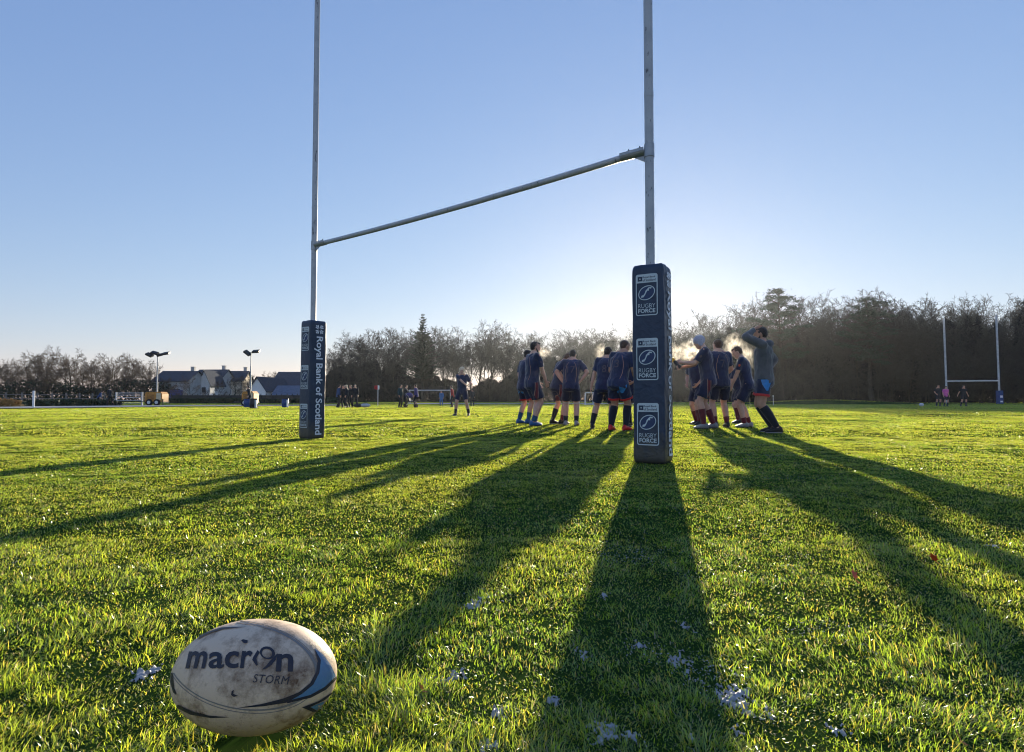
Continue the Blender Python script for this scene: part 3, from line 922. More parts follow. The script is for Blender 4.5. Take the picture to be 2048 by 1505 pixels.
def person(label, px, Y, H, heading, group, lean=6, side=0, twist=0, pel=(0, 0, 0), feet=None, hands=None, head=(0, 0), build=1.0,
           outfit=None, curl=.5, detail=2, elbow=None, palm=None, toe=(0, 0), kneehint=None):
    of = dict(skin='skin', shirt='navy', shorts='navy_shorts', sock='sock_black', sock_top=.85, boot='boot_black', hair='hair_dark', hairk='short', long_sleeve=False, trousers=False)
    of.update(outfit or {})
    s = H / 1.80
    x0 = GX(px, Y)
    root = empty('person', (x0, Y, ghs(x0, Y) + .012), R(heading))
    vox = {2: .0085, 1: .018, 0: .03}[detail] * s
    rot = Matrix.Rotation(R(twist), 3, 'Z') @ Matrix.Rotation(R(-lean), 3, 'X') @ Matrix.Rotation(R(side), 3, 'Y')
    feet = feet or ((-.13, 0, 0), (.13, 0, 0))
    feet = [V3(f) for f in feet]
    Pc = (V3((0, 0, .925)) + V3(pel)) * s
    if pel == (0, 0, 0): Pc += V3(((feet[0].x + feet[1].x) / 2, (feet[0].y + feet[1].y) / 2, 0)) * s
    T = lambda v: Pc + rot @ (V3(v) * s)
    hips = [Pc + rot.lerp(Matrix.Identity(3), .6) @ (V3((sx * .092, 0, -.02)) * s) for sx in (-1, 1)]
    ank, knee = [], []
    for i, sx in enumerate((-1, 1)):
        t = feet[i] * s + V3((0, 0, .085 * s))
        kh = V3(kneehint[i]) if kneehint else V3((sx * .12, 1, 0))
        k, t = ik(hips[i], t, .435 * s, .425 * s, kh)
        knee.append(k); ank.append(t)
    sh = [T((sx * .178 * (.5 + .5 * build), 0, .52)) for sx in (-1, 1)]
    hands = hands or (None, None); elbow = elbow or (None, None); palm = palm or (None, None)
    elb, wri = [], []
    for i, sx in enumerate((-1, 1)):
        t = V3(hands[i]) * s if hands[i] else sh[i] + V3((sx * .07, .05, -.53)) * s
        if hands[i] and len(hands[i]) == 3: t = V3(hands[i]) * s
        eh = V3(elbow[i]) if elbow[i] else V3((sx * .35, -1, 0))
        e, t = ik(sh[i], t, .295 * s, .262 * s, eh)
        elb.append(e); wri.append(t)
    bl = build
    hm = rot @ Matrix.Rotation(R(head[0]), 3, 'Z') @ Matrix.Rotation(R(-head[1]), 3, 'X')
    nb = T((0, -.005, .545)); hc = nb + (rot @ V3((0, .01, .058)) + hm @ V3((0, .025, .112))) * s
    HP = lambda v: hc + hm @ (V3(v) * s)
    # ---- body, one skin
    mb = MB()
    def tring(z, a, b_, y=0.0, n=18, grow=0.0, bl_=None):
        k = bl if bl_ is None else bl_
        return [T(((a * k + grow) * math.cos(2 * PI * i / n), y + (b_ * k + grow) * math.sin(2 * PI * i / n), z)) for i in range(n)]
    prof = [(-.11, .13, .095, 0), (-.02, .165, .115, -.005), (.10, .152, .108, 0), (.22, .150, .110, .005), (.34, .170, .118, .005), (.44, .182, .115, 0), (.51, .150, .090, -.005), (.555, .080, .066, -.005), (.58, .060, .060, 0)]
    mb.loft([tring(*p) for p in prof])
    mb.capsule(T((0, -.005, .53)), .068 * s * bl, HP((0, -.012, -.07)), .059 * s * bl)
    for i, sx in enumerate((-1, 1)): mb.capsule(HP((0, -.02, -.09)), .045 * s * bl, sh[i].lerp(T((0, 0, .52)), .25) + V3((0, 0, .012 * s)), .045 * s * bl)
    for i, sx in enumerate((-1, 1)):
        mb.capsule(T((sx * .09, -.01, .47)), .07 * s * bl, sh[i], .060 * s * bl)
        mb.capsule(sh[i], .058 * s * bl, elb[i], .042 * s * bl)
        fm = elb[i].lerp(wri[i], .3)
        mb.capsule(elb[i], .040 * s * bl, fm, .043 * s * bl); mb.capsule(fm, .043 * s * bl, wri[i], .027 * s * bl)
        d = (wri[i] - elb[i]).normalized()
        pn = V3(palm[i]) if palm[i] else V3((-sx, .3, 0))
        if palm[i] and len(palm[i]) == 3 and False: pass
        if detail >= 1: hand(mb, wri[i], d, pn, s, curl, -1 if i == 0 else 1, vox, 1.0 if detail == 2 else 1.4)
        else: mb.capsule(wri[i], .03 * s, wri[i] + d * .13 * s, .03 * s, 8)
        # leg
        mb.capsule(hips[i], .096 * s * bl, knee[i], .061 * s * bl)
        cv = knee[i].lerp(ank[i], .32) + V3((0, -.012, 0)) * s
        mb.capsule(knee[i], .058 * s * bl, cv, .064 * s * bl); mb.capsule(cv, .064 * s * bl, ank[i], .040 * s * bl)
        mb.capsule(ank[i], .036 * s, ank[i] + V3((0, .04, -.045)) * s, .034 * s)
    # head
    hr = []
    for z, a, b_, y in ((-.118, .030, .030, .055), (-.105, .045, .050, .040), (-.075, .060, .072, .022), (-.04, .068, .085, .010), (.0, .073, .094, .002), (.035, .076, .098, -.002), (.07, .070, .088, -.006), (.098, .050, .062, -.008), (.113, .022, .03, -.008)):
        hr.append([HP((a * math.cos(2 * PI * i / 18), y + b_ * math.sin(2 * PI * i / 18), z)) for i in range(18)])
    mb.loft(hr)
    if detail == 2:
        mb.capsule(HP((0, .090, .028)), .009 * s, HP((0, .112, -.018)), .0135 * s, 8)          # nose
        mb.capsule(HP((-.035, .080, .030)), .010 * s, HP((.035, .080, .030)), .010 * s, 8)       # brow
        mb.capsule(HP((-.018, .086, -.058)), .008 * s, HP((.018, .086, -.058)), .008 * s, 8)     # mouth
        for sx in (-1, 1): mb.ellipsoid(HP((sx * .079, -.005, -.005)), (.010 * s, .019 * s, .032 * s), hm, 8, 6)
    me = remeshed(mb, vox, 3)
    body = link_mesh('body', me, of['skin'], root)
    # ---- face details
    if detail == 2:
        for sx in (-1, 1):
            e = MB(); e.ellipsoid(HP((sx * .031, .083, .010)), (.012 * s, .008 * s, .006 * s), hm, 8, 6); e.build('eye', 'eye_dark', root)
        e = MB(); e.ellipsoid(HP((0, .0935, -.058)), (.024 * s, .006 * s, .005 * s), hm, 10, 6); e.build('lips', 'lips', root)
    # ---- hair
    hk = of['hairk']
    if hk:
        h = MB()
        if hk == 'cap':
            h.ellipsoid(HP((0, -.012, .028)), (.089 * s, .111 * s, .103 * s), hm, 20, 12)
            for sx in (-1, 1): h.ellipsoid(HP((sx * .072, .005, -.03)), (.018 * s, .05 * s, .055 * s), hm, 12, 8)
            h.capsule(HP((-.07, .02, -.07)), .010 * s, HP((0, .045, -.125)), .010 * s, 6); h.capsule(HP((.07, .02, -.07)), .010 * s, HP((0, .045, -.125)), .010 * s, 6)
            hme = remeshed(h, .007 * s, 2, .006 * s, 40 / s, px)
            cap = link_mesh('scrum_cap', hme, 'scrum_cap', root)
        else:
            g = {'short': .004, 'crop': .001, 'curly': .022, 'mid': .012}[hk]
            h.ellipsoid(HP((0, -.024, .034)), ((.078 + g) * s, (.095 + g) * s, (.088 + g) * s), hm, 18, 12)
            h.ellipsoid(HP((0, -.045, -.005)), ((.071 + g) * s, (.065 + g) * s, (.075 + g) * s), hm, 18, 12)
            if hk in ('short', 'mid'): h.ellipsoid(HP((0, .045, .088)), (.05 * s, .045 * s, (.025 + g) * s), hm, 12, 8)
            if hk == 'curly':
                for _ in range(40):
                    a_ = random.random() * 2 * PI; z_ = random.uniform(-.5, 1)
                    rr = math.sqrt(max(0, 1 - z_ * z_))
                    if math.sin(a_) > .55 and z_ < .45: continue
                    h.ellipsoid(HP((.095 * rr * math.cos(a_), -.02 + .11 * rr * math.sin(a_), .03 + .105 * z_)), (.022 * s,) * 3, None, 7, 5)
            dt = .0075 if detail == 2 else .014
            hme = remeshed(h, dt * s, 1, (.007 if hk != 'crop' else .002) * s, 55 / s, px)
            link_mesh('hair', hme, of['hair'], root)
        if of.get('beard'):
            h = MB(); h.ellipsoid(HP((0, .055, -.095)), (.052 * s, .045 * s, .045 * s), hm, 14, 10)
            for sx in (-1, 1): h.capsule(HP((sx * .066, .01, -.02)), .012 * s, HP((sx * .045, .05, -.085)), .022 * s, 8)
            link_mesh('beard', remeshed(h, .0075 * s, 1, .004 * s, 60 / s, px), of['hair'], root)
    # ---- shirt
    t = MB()
    g = .020
    zb = -.13 if not of.get('hem') else of['hem']
    sp = [(zb, .168, .128, 0), (-.02, .174, .128, -.005), (.10, .154, .116, 0), (.22, .156, .118, .005), (.34, .178, .126, .005), (.44, .186, .121, 0), (.51, .150, .092, -.005), (.545, .088, .072, -.005), (.562, .066, .064, 0)]
    t.loft([tring(z, a, b_, y, grow=g * .75) for z, a, b_, y in sp])
    for i, sx in enumerate((-1, 1)):
        t.capsule(T((sx * .08, -.01, .455)), .088 * s * bl, sh[i] - rot @ V3((sx * .012, 0, .012)) * s, .070 * s * bl)
        t.capsule(T((sx * .03, -.018, .535)), .050 * s * bl, sh[i] + V3((0, 0, .004 * s)), .062 * s * bl)
        if of['long_sleeve']:
            t.capsule(sh[i], .070 * s * bl, elb[i], .060 * s * bl)
            t.capsule(elb[i], .060 * s * bl, elb[i].lerp(wri[i], .93), .042 * s * bl, e1=False)
        else:
            t.capsule(sh[i], .068 * s * bl, sh[i].lerp(elb[i], .80), .070 * s * bl, e1=False)
    if of.get('hood'):
        t.ellipsoid(T((0, -.085, .55)), (.11 * s, .07 * s, .07 * s), rot, 14, 10)
    sme = remeshed(t, (vox if detail < 2 else .0105 * s), 3, .010 * s if detail else 0, 7.5 / s, px * .37)
    shirt = link_mesh('jacket' if of['long_sleeve'] and detail < 2 else ('sweatshirt' if of['long_sleeve'] else 'shirt'), sme, of['shirt'], root)
    # ---- shorts or trousers
    t = MB()
    idr = rot.lerp(Matrix.Identity(3), .6)
    PT = lambda v: Pc + idr @ (V3(v) * s)
    def pring(z, a, b_, n=18): return [PT((a * bl * math.cos(2 * PI * i / n), b_ * bl * math.sin(2 * PI * i / n) - .004, z)) for i in range(n)]
    t.loft([pring(.06, .158, .118), pring(-.02, .184, .138), pring(-.12, .184, .138), pring(-.17, .12, .10)])
    for i, sx in enumerate((-1, 1)):
        if of['trousers']:
            t.capsule(hips[i], .105 * s * bl, knee[i], .076 * s * bl); t.capsule(knee[i], .076 * s * bl, ank[i], .062 * s * bl, e1=False)
        else:
            t.capsule(hips[i] + V3((0, 0, -.03 * s)), .106 * s * bl, hips[i].lerp(knee[i], of.get('short_len', .82)), .102 * s * bl, 16, e1=False)
    pme = remeshed(t, (vox if detail < 2 else .0105 * s), 2, .009 * s if detail else 0, 8 / s, px * .11)
    shorts = link_mesh('trousers' if of['trousers'] else 'shorts', pme, of['shorts'], root)
    # ---- socks and boots
    for i, sx in enumerate((-1, 1)):
        f = feet[i] * s
        tw = R(toe[i] + sx * -9)
        fr = Matrix.Rotation(tw, 3, 'Z')
        if not of['trousers']:
            k = MB()
            cvp = knee[i].lerp(ank[i], .32) + V3((0, -.012, 0)) * s
            so = of['sock'] if isinstance(of['sock'], str) else of['sock'][i]
            st = of['sock_top'] if not isinstance(of['sock_top'], tuple) else of['sock_top'][i]
            pts, rr = [], []
            for fz in np.linspace(0, 1, 9):
                if (1 - fz) > st: continue
                if fz < .32: p = knee[i].lerp(cvp, fz / .32); r_ = .058 + .006 * fz / .32
                else: p = cvp.lerp(ank[i], (fz - .32) / .68); r_ = .064 + (.040 - .064) * (fz - .32) / .68
                pts.append(p); rr.append((r_ * bl + .006) * s)
            if len(pts) == 1: pts.insert(0, pts[0] + (knee[i] - ank[i]) * .08); rr.append(rr[0])
            # rolled top
            pts.insert(0, pts[0] + (ank[i] - knee[i]).normalized() * -.012 * s); rr.insert(0, rr[0] * 1.06)
            k.tube(pts, rr, 14); k.build('sock', so, root)
            if of.get('bands'):
                b2 = MB(); bp_ = hips[i].lerp(knee[i], .90); bq = hips[i].lerp(knee[i], .96)
                b2.tube([bp_, bq], .072 * s * bl, 14); b2.build('leg_tape', 'bandage', root)
            if i == 1 and of.get('hemband'):
                pass
        k = MB()
        an = f + V3((0, 0, 0))
        rings = []
        for (yy, hw, hgt) in ((-.085, .018, .050), (-.075, .032, .085), (-.045, .038, .110), (-.005, .042, .112), (.045, .044, .085), (.09, .048, .066), (.13, .047, .052), (.165, .036, .040), (.185, .018, .026)):
            ring = []
            for q in range(14):
                a_ = 2 * PI * q / 14
                z_ = hgt * .5 + hgt * .5 * math.sin(a_)
                z_ = max(z_, .0)
                wx = hw * (abs(math.cos(a_)) ** .7) * (1 if math.cos(a_) > 0 else -1)
                ring.append(an + fr @ (V3((wx, yy, z_ * 1.0)) * s))
            rings.append(ring)
        k.loft(rings)
        bt = of['boot'] if isinstance(of['boot'], str) else of['boot'][i]
        bo = k.build('boot', bt, root)
        if detail == 2:
            st_ = MB()
            st_.loft([[an + fr @ (V3((wx * s, yy * s, zz * s))) for (wx, yy) in ((-.036, -.07), (.036, -.07), (.045, .03), (.048, .10), (.03, .17), (-.03, .17), (-.048, .10), (-.045, .03))] for zz in (-.006, .008)])
            st_.build('sole', 'boot_black' if bt != 'boot_black' else 'boot_white', bo)
    # ---- printed details
    if detail == 2:
        sb = bvh_of(sme); pb = bvh_of(pme)
        def bmap(bv, org, uax, vax, nax, off):
            def f(u, v):
                p = org + uax * u * s + vax * v * s
                h_ = bv.ray_cast(p + nax * .5, -nax)
                if h_[0] is None: return None
                return h_[0] + nax * off
            return f
        ux, uy, uz = rot @ V3((1, 0, 0)), rot @ V3((0, 1, 0)), rot @ V3((0, 0, 1))
        if of.get('num'):
            sh_ = fit(text_polys(of['num'], 1, .01), -.045 * len(of['num']), .045 * len(of['num']), .24, .40)
            decal([sh_], bmap(sb, Pc, ux, uz, -uy, .003), .02, 'number', 'number_grey', shirt)
        if of.get('pipe'):
            for sx in (-1, 1):
                L = []
                pts = [(sx * .06, .50), (sx * .10, .42), (sx * .125, .30), (sx * .12, .16), (sx * .10, .02)]
                for (a_, c_) in zip(pts[:-1], pts[1:]):
                    L.append(loop_poly([a_, c_, (c_[0] + .007, c_[1]), (a_[0] + .007, a_[1])]))
                decal(L, bmap(sb, Pc, ux, uz, -uy, .003), .02, 'piping', 'piping', shirt)
        sax = {'r': V3((1, 0, 0)), 'l': V3((-1, 0, 0))}
        if of.get('stripe'):
            nx = sax[of['stripe']]
            def stripe(off0, off1):
                return loop_poly([(off0, -.38), (off1, -.38), (off1, .0), (off0, .0)])
            decal([stripe(-.035, -.027), stripe(.027, .035)], bmap(pb, Pc, V3((0, 1, 0)), V3((0, 0, 1)), nx, .004), .02, 'stripe', 'piping', shorts)
            decal([stripe(-.02, .02)], bmap(pb, Pc, V3((0, 1, 0)), V3((0, 0, 1)), nx, .004), .02, 'stripe', 'sock_maroon', shorts)
        if of.get('tri'):
            nx = (sax[of['tri']] + V3((0, -.6, 0))).normalized(); uu = V3((0, 0, 1)).cross(nx)
            tu = of.get('triu', 0)
            decal([loop_poly([(a_ + tu, b_) for a_, b_ in [(-.085, -.04), (.075, -.04), (.07, -.09), (.02, -.22), (-.02, -.22), (-.075, -.12)]])], bmap(pb, Pc, uu, V3((0, 0, 1)), nx, .004), .02, 'side_panel', 'blue_panel', shorts)
        if of.get('redhem'):
            for i in (0, 1):
                k = MB(); e_ = hips[i].lerp(knee[i], of.get('short_len', .82)); d_ = (knee[i] - hips[i]).normalized()
                k.tube([e_ - d_ * .030 * s, e_ + d_ * .006 * s], .1085 * s * bl, 20); k.build('hem', 'red_cloth', shorts)
        # chest/sleeve crest on the outer sleeve
        for i, sx in enumerate((-1, 1)):
            if of.get('crest') == i + 1:
                c_ = sh[i].lerp(elb[i], .45); ad = (elb[i] - sh[i]).normalized(); nx = rot @ V3((sx, 0, 0)); nx = (nx - ad * nx.dot(ad)).normalized(); uu = nx.cross(ad)
                decal([loop_poly(ell(0, 0, .022, .028, 0, 14))], bmap(sb, c_, uu, -ad, nx, .003), .01, 'crest', of.get('crestm', 'number_grey'), shirt)
    tag(root, label, 'person', group)
    return root, dict(wri=wri, elb=elb, T=T, s=s)

HUD = 'players standing in loose huddle'
def dep(py): return CAMH * FPX / (py - HOR)
person('player with curly fair hair standing apart with both arms held out to one side', 924, 21.6, 1.78, 168, HUD, lean=2, feet=((-.26, 0, 0), (.24, .02, 0)),
       hands=((-.44, .24, 1.14), (-.30, .36, 1.06)), elbow=((-.3, -.6, -1), (.6, .3, -1)), head=(14, 4), outfit=dict(hair='hair_blond', hairk='curly', sock_top=.45, crest=1))
# bearded player and the one hidden behind him
person('bearded player in profile with arms hanging in front, puffing out breath', 1060, 13.4, 1.95, -66, HUD, lean=3, twist=0, feet=((-.10, .16, 0), (.12, .02, 0)), pel=(0, .05, -.012),
       hands=((-.12, .26, .90), (.14, .30, .92)), elbow=((-1, -.6, 0), (1, -.8, 0)), head=(-22, 6), build=1.12,
       outfit=dict(hair='hair_dark', hairk='short', beard=True, pipe=True, stripe='r', boot='boot_blue', sock='sock_blue', sock_top=.35, crest=2))
person('player mostly hidden behind the bearded one, with a pale blue panel on his shorts', 1044, 14.6, 1.86, -60, HUD, lean=6, feet=((-.13, 0, 0), (.12, .1, 0)), head=(0, 8),
       outfit=dict(tri='l', redhem=True, boot='boot_blue', sock='sock_blue', sock_top=.4, hair='hair_dark'))
person('player bowing his head with a hand on his hip, beside the number 17', 1113, 14.3, 1.82, -66, HUD, lean=16, feet=((-.12, -.04, 0), (.12, .08, 0)), hands=((-.15, .25, 1.0), (.19, .10, 1.03)),
       elbow=((-1, -1, 0), (.3, -1.5, .1)), head=(-4, 38), outfit=dict(hair='hair_brown', sock=('sock_black', 'sock_maroon'), sock_top=(.7, .35), stripe='r', crest=2))
person('player seen from behind with hands on hips and a 17 on his back', 1142, 13.7, 1.82, -10, HUD, lean=12, side=2, feet=((-.13, .06, 0), (.12, -.02, 0)), hands=((-.195, .04, .99), (.205, .04, .99)),
       elbow=((-1.6, -.3, .3), (1.6, -.3, .3)), head=(-10, 12), build=1.06, outfit=dict(num='17', bands=True, hair='hair_dark', sock_top=.30, boot='boot_white', redhem=False, pipe=True))
person('player with an 8 on his back, arms hanging, beside the one in red boots', 1207, 12.2, 1.76, -22, HUD, lean=10, side=3, feet=((-.24, -.02, 0), (.14, .04, 0)), pel=(.02, 0, -.02),
       hands=((-.28, .06, .86), (.24, .22, .95)), head=(-14, 12), build=1.03, outfit=dict(num='8', hair='hair_dark', sock_top=.5, redhem=False))
person('stocky player in red boots with a light blue panel on his shorts', 1235, 11.35, 1.80, -38, HUD, lean=13, side=3, feet=((-.13, -.02, 0), (.13, .08, 0)),
       hands=((-.16, .34, 1.0), (.24, .32, .95)), head=(-22, 6), build=1.14, outfit=dict(tri='r', redhem=True, boot='boot_red', hairk='crop', hair='hair_brown', skin='skin_tan', sock_top=.88, num='3', pipe=True, short_len=.74))
person('dark haired player half hidden by the nearer post pad with hands together', 1268, 13.2, 1.62, 150, HUD, lean=8, feet=((-.12, .1, 0), (.12, -.05, 0)), hands=((-.06, .28, 1.06), (.06, .30, 1.08)), head=(0, 12),
       outfit=dict(hair='hair_dark', skin='skin_tan', sock_top=.6))
# right of the pad
person('player half hidden behind the one in the scrum cap, hands on hips', 1394, 13.9, 1.74, 118, HUD, lean=10, feet=((-.16, .08, 0), (.15, -.12, 0)), hands=((-.18, .14, .98), (.18, .14, .98)), elbow=((-1, -.8, 0), (1, -.8, 0)), head=(10, 22),
       outfit=dict(sock='sock_maroon', sock_top=.7, hair='hair_dark'))
pr, pd = person('player in a pale scrum cap holding a yellow topped bottle', 1412, 12.1, 1.96, 78, HUD, lean=7, feet=((-.13, .06, 0), (.14, -.14, 0)), hands=((-.02, .43, 1.23), (.04, .42, 1.14)),
       elbow=((-.4, -.6, -1), (.5, -.8, -1)), palm=((1, 0, 0), (-1, 0, .4)), head=(4, 18), build=1.02, curl=1.0, outfit=dict(hairk='cap', sock='sock_maroon', sock_top=.72, stripe='l', boot='boot_white', crest=1))
person('player with a 7 on his back and low socks, next to the scrum cap', 1443, 12.6, 1.92, 8, HUD, lean=5, feet=((-.14, 0, 0), (.12, .02, 0)), hands=((-.20, .28, .98), (.20, .26, 1.02)), head=(12, 6), build=1.02,
       outfit=dict(num='7', hair='hair_brown', sock='sock_maroon', sock_top=.25, pipe=True, redhem=False))
person('player in high maroon socks hidden between the number 7 and the red sleeve patch', 1474, 14.8, 1.66, 100, HUD, lean=24, feet=((-.13, .06, 0), (.14, -.16, 0)), hands=((-.1, .35, .75), (.12, .33, .72)), head=(0, 20),
       outfit=dict(sock='sock_maroon', sock_top=.8, hair='hair_brown'))
pr2, pd2 = person('player looking down with a red patch on his sleeve, next to the grey sweatshirt', 1492, 12.7, 1.80, 66, HUD, lean=11, feet=((-.13, .03, 0), (.13, -.05, 0)), hands=((-.2, .26, .90), (.19, .05, .82)), head=(8, 18), pel=(0, -.03, -.01), build=1.02,
       outfit=dict(hair='hair_brown', sock='sock_maroon', sock_top=.28, boot='boot_white', crest=1, crestm='orange_cloth'))
person('tall player in a grey sweatshirt wiping his forehead with a raised arm', 1534, 10.75, 1.98, 64, HUD, lean=0, feet=((-.12, -.15, 0), (.13, -.06, 0)), pel=(0, .04, -.03),
       hands=((-.05, .17, 1.70), (.19, .02, 1.0)), elbow=((-.5, 1, .1), (.8, -.9, .1)), palm=((.6, -.5, 0), (-1, 0, 0)), head=(10, 10), build=1.08,
       outfit=dict(shirt='sweat_grey', long_sleeve=True, tri='l', triu=-.05, redhem=True, sock='sock_black', sock_top=.95, hair='hair_dark', hairk='short', beard=True, skin='skin_tan', hood=True, short_len=.66))
# bottle held by the player in the scrum cap
def bottle():
    root = empty('water_bottle', pr.matrix_basis @ ((pd['wri'][0] + pd['wri'][1]) / 2 + V3((0, .10, .03)) * pd['s']))
    root.rotation_euler = (R(-12), R(-42), 0)
    mb = MB(); mb.tube([(0, 0, z) for z in (-.12, -.115, .04, .07)], [.030, .036, .036, .026], 16); mb.build('bottle_body', 'bottle_dark', root)
    mb = MB(); mb.tube([(0, 0, z) for z in (.07, .075, .13, .14)], [.040, .044, .040, .020], 16); mb.tube([(0, 0, .14), (0, 0, .175)], .010, 10); mb.build('bottle_cap', 'bottle_yellow', root)
    tag(root, 'dark drinks bottle with a yellow top held by the player in the scrum cap', 'bottle')
bottle()

# ---------------- distant people
SP = 'spectators behind the pitch'
def far(label, px, Y, H, heading, shirt, grp=SP, **k):
    o = dict(shirt=shirt, shorts='trousers', trousers=True, long_sleeve=True, hair='hair_dark', hairk='short'); o.update(k.pop('outfit', {}))
    person(label, px, Y, H, heading, grp, detail=1, outfit=o, **k)
bpy.context.view_layer.update()
far('spectator in a blue jacket, leftmost of the group right of the far post pad', 676, 43, 1.68, -60, 'jacket_blue', feet=((-.14, .1, 0), (.12, -.1, 0)))
far('spectator in dark clothes, second from the left in the far group by the wood', 688, 43.5, 1.66, 160, 'jacket_dark')
far('spectator with grey hair in the middle of the far group right of the post pad', 695, 42.5, 1.66, 100, 'jacket_dark', outfit=dict(hair='hair_blond'))
far('spectator with a red scarf standing in the far group right of the post pad', 702, 43.3, 1.68, 150, 'jacket_dark', outfit=dict(hair='hair_brown'))
far('spectator in black, rightmost of the far group right of the post pad', 710, 43, 1.70, 190, 'jacket_dark', feet=((-.18, .0, 0), (.18, .1, 0)))
far('adult in a teal jacket just left of the pushchair', 800, 43, 1.70, -120, 'jacket_teal')
far('adult in a dark jacket standing right next to the pushchair handle', 810, 42.5, 1.66, -95, 'jacket_dark', hands=((-.14, .42, 1.0), (.14, .42, 1.0)))
far('adult in a purple jacket standing right of the pushchair', 833, 42.5, 1.68, 80, 'jacket_purple')
far('small child in bright blue under the far goal frame', 883, 55, 1.42, 170, 'bright_blue', outfit=dict(shorts='bright_blue'))
far('spectator in a red jacket just left of the curly haired player', 905, 46, 1.68, 90, 'jacket_red')
far('distant dark figure just right of the curly haired player', 945, 52, 1.55, 20, 'jacket_dark')
far('dark figure bending by the fence, left of the wooden gate', 197, 56, 1.50, -60, 'jacket_blue', lean=28)
far('dark figure in black standing at the left end of the wooden gate', 222, 54, 1.72, 60, 'jacket_dark', feet=((-.3, 0, 0), (.25, .1, 0)), lean=10)
far('person in dark clothes beside the orange generator of the right floodlight', 499, 47, 1.68, 120, 'jacket_dark')
fp = dict(trousers=False, long_sleeve=False, shorts='trousers', sock='sock_black', sock_top=.7)
TG = 'players by the far goal'
far('far player in black with white socks, left of the player in pink', 1876, 50, 1.85, 170, 'jacket_dark', TG, hands=((-.35, .2, 1.15), (.2, .2, 1.0)), outfit=fp)
far('far player in a bright pink top in front of the far goal', 1891, 49, 1.72, 180, 'jacket_pink', TG, outfit=fp)
far('far player in black standing under the far crossbar', 1926, 50, 1.82, 180, 'jacket_dark', TG, feet=((-.24, 0, 0), (.2, 0, 0)), hands=((-.42, 0, .95), (.42, 0, .95)), outfit=fp)

# ------------------------------------------------------------------ breath
def breath_mat(name, dens, colr):
    m = bpy.data.materials.new(name); m.use_nodes = True; M[name] = m; nt = m.node_tree
    for n in list(nt.nodes): nt.nodes.remove(n)
    out = node(nt, 'ShaderNodeOutputMaterial')
    pv = node(nt, 'ShaderNodeVolumePrincipled'); pv.inputs['Color'].default_value = (*colr, 1); pv.inputs['Anisotropy'].default_value = 0.55
    tc = node(nt, 'ShaderNodeTexCoord')
    nz = node(nt, 'ShaderNodeTexNoise', in_Scale=2.6, in_Detail=5.0, in_Roughness=0.6)
    nt.links.new(tc.outputs['Object'], nz.inputs['Vector'])
    ln = node(nt, 'ShaderNodeVectorMath', operation='LENGTH'); nt.links.new(tc.outputs['Object'], ln.inputs[0])
    fall = node(nt, 'ShaderNodeMapRange'); fall.inputs['From Min'].default_value = 1.0; fall.inputs['From Max'].default_value = 0.35
    nt.links.new(ln.outputs['Value'], fall.inputs['Value'])
    mrn = node(nt, 'ShaderNodeMapRange'); mrn.inputs['From Min'].default_value = .46; mrn.inputs['From Max'].default_value = .68
    nt.links.new(nz.outputs['Fac'], mrn.inputs['Value'])
    mu = node(nt, 'ShaderNodeMath', operation='MULTIPLY'); nt.links.new(fall.outputs[0], mu.inputs[0]); nt.links.new(mrn.outputs[0], mu.inputs[1])
    m2 = node(nt, 'ShaderNodeMath', operation='MULTIPLY'); m2.inputs[1].default_value = dens; nt.links.new(mu.outputs[0], m2.inputs[0])
    nt.links.new(m2.outputs[0], pv.inputs['Density']); nt.links.new(pv.outputs[0], out.inputs['Volume'])
breath_mat('breath', 4.2, (1.0, .95, .88))
def breath(px, py, Y, rx, rz, label):
    c = W(px, py, Y)
    bm = bmesh.new(); bmesh.ops.create_icosphere(bm, subdivisions=3, radius=1.0)
    me = bpy.data.meshes.new('breath_cloud'); bm.to_mesh(me); bm.free()
    o = link_mesh('breath_cloud', me, 'breath'); o.location = c; o.scale = (rx, rx * .8, rz); o.rotation_euler = (0, R(random.uniform(-20, 20)), 0)
    tag(o, label, 'breath', 'breath steaming in the cold air')
breath(1086, 705, 13.4, .20, .13, 'small puff of breath right of the bearded player')
breath(1380, 703, 12.6, .28, .26, 'cloud of breath in front of the player in the scrum cap')
breath(1352, 706, 12.9, .17, .26, 'cloud of breath just right of the nearer post pad')
breath(1202, 703, 12.8, .16, .20, 'breath between the players left of the nearer post pad')
breath(1262, 712, 12.0, .12, .22, 'breath against the left edge of the nearer post pad')
breath(1466, 690, 13.0, .22, .30, 'warm lit breath above the players at the right of the huddle')
breath(1492, 712, 12.9, .18, .34, 'breath right of the player with the red sleeve patch')

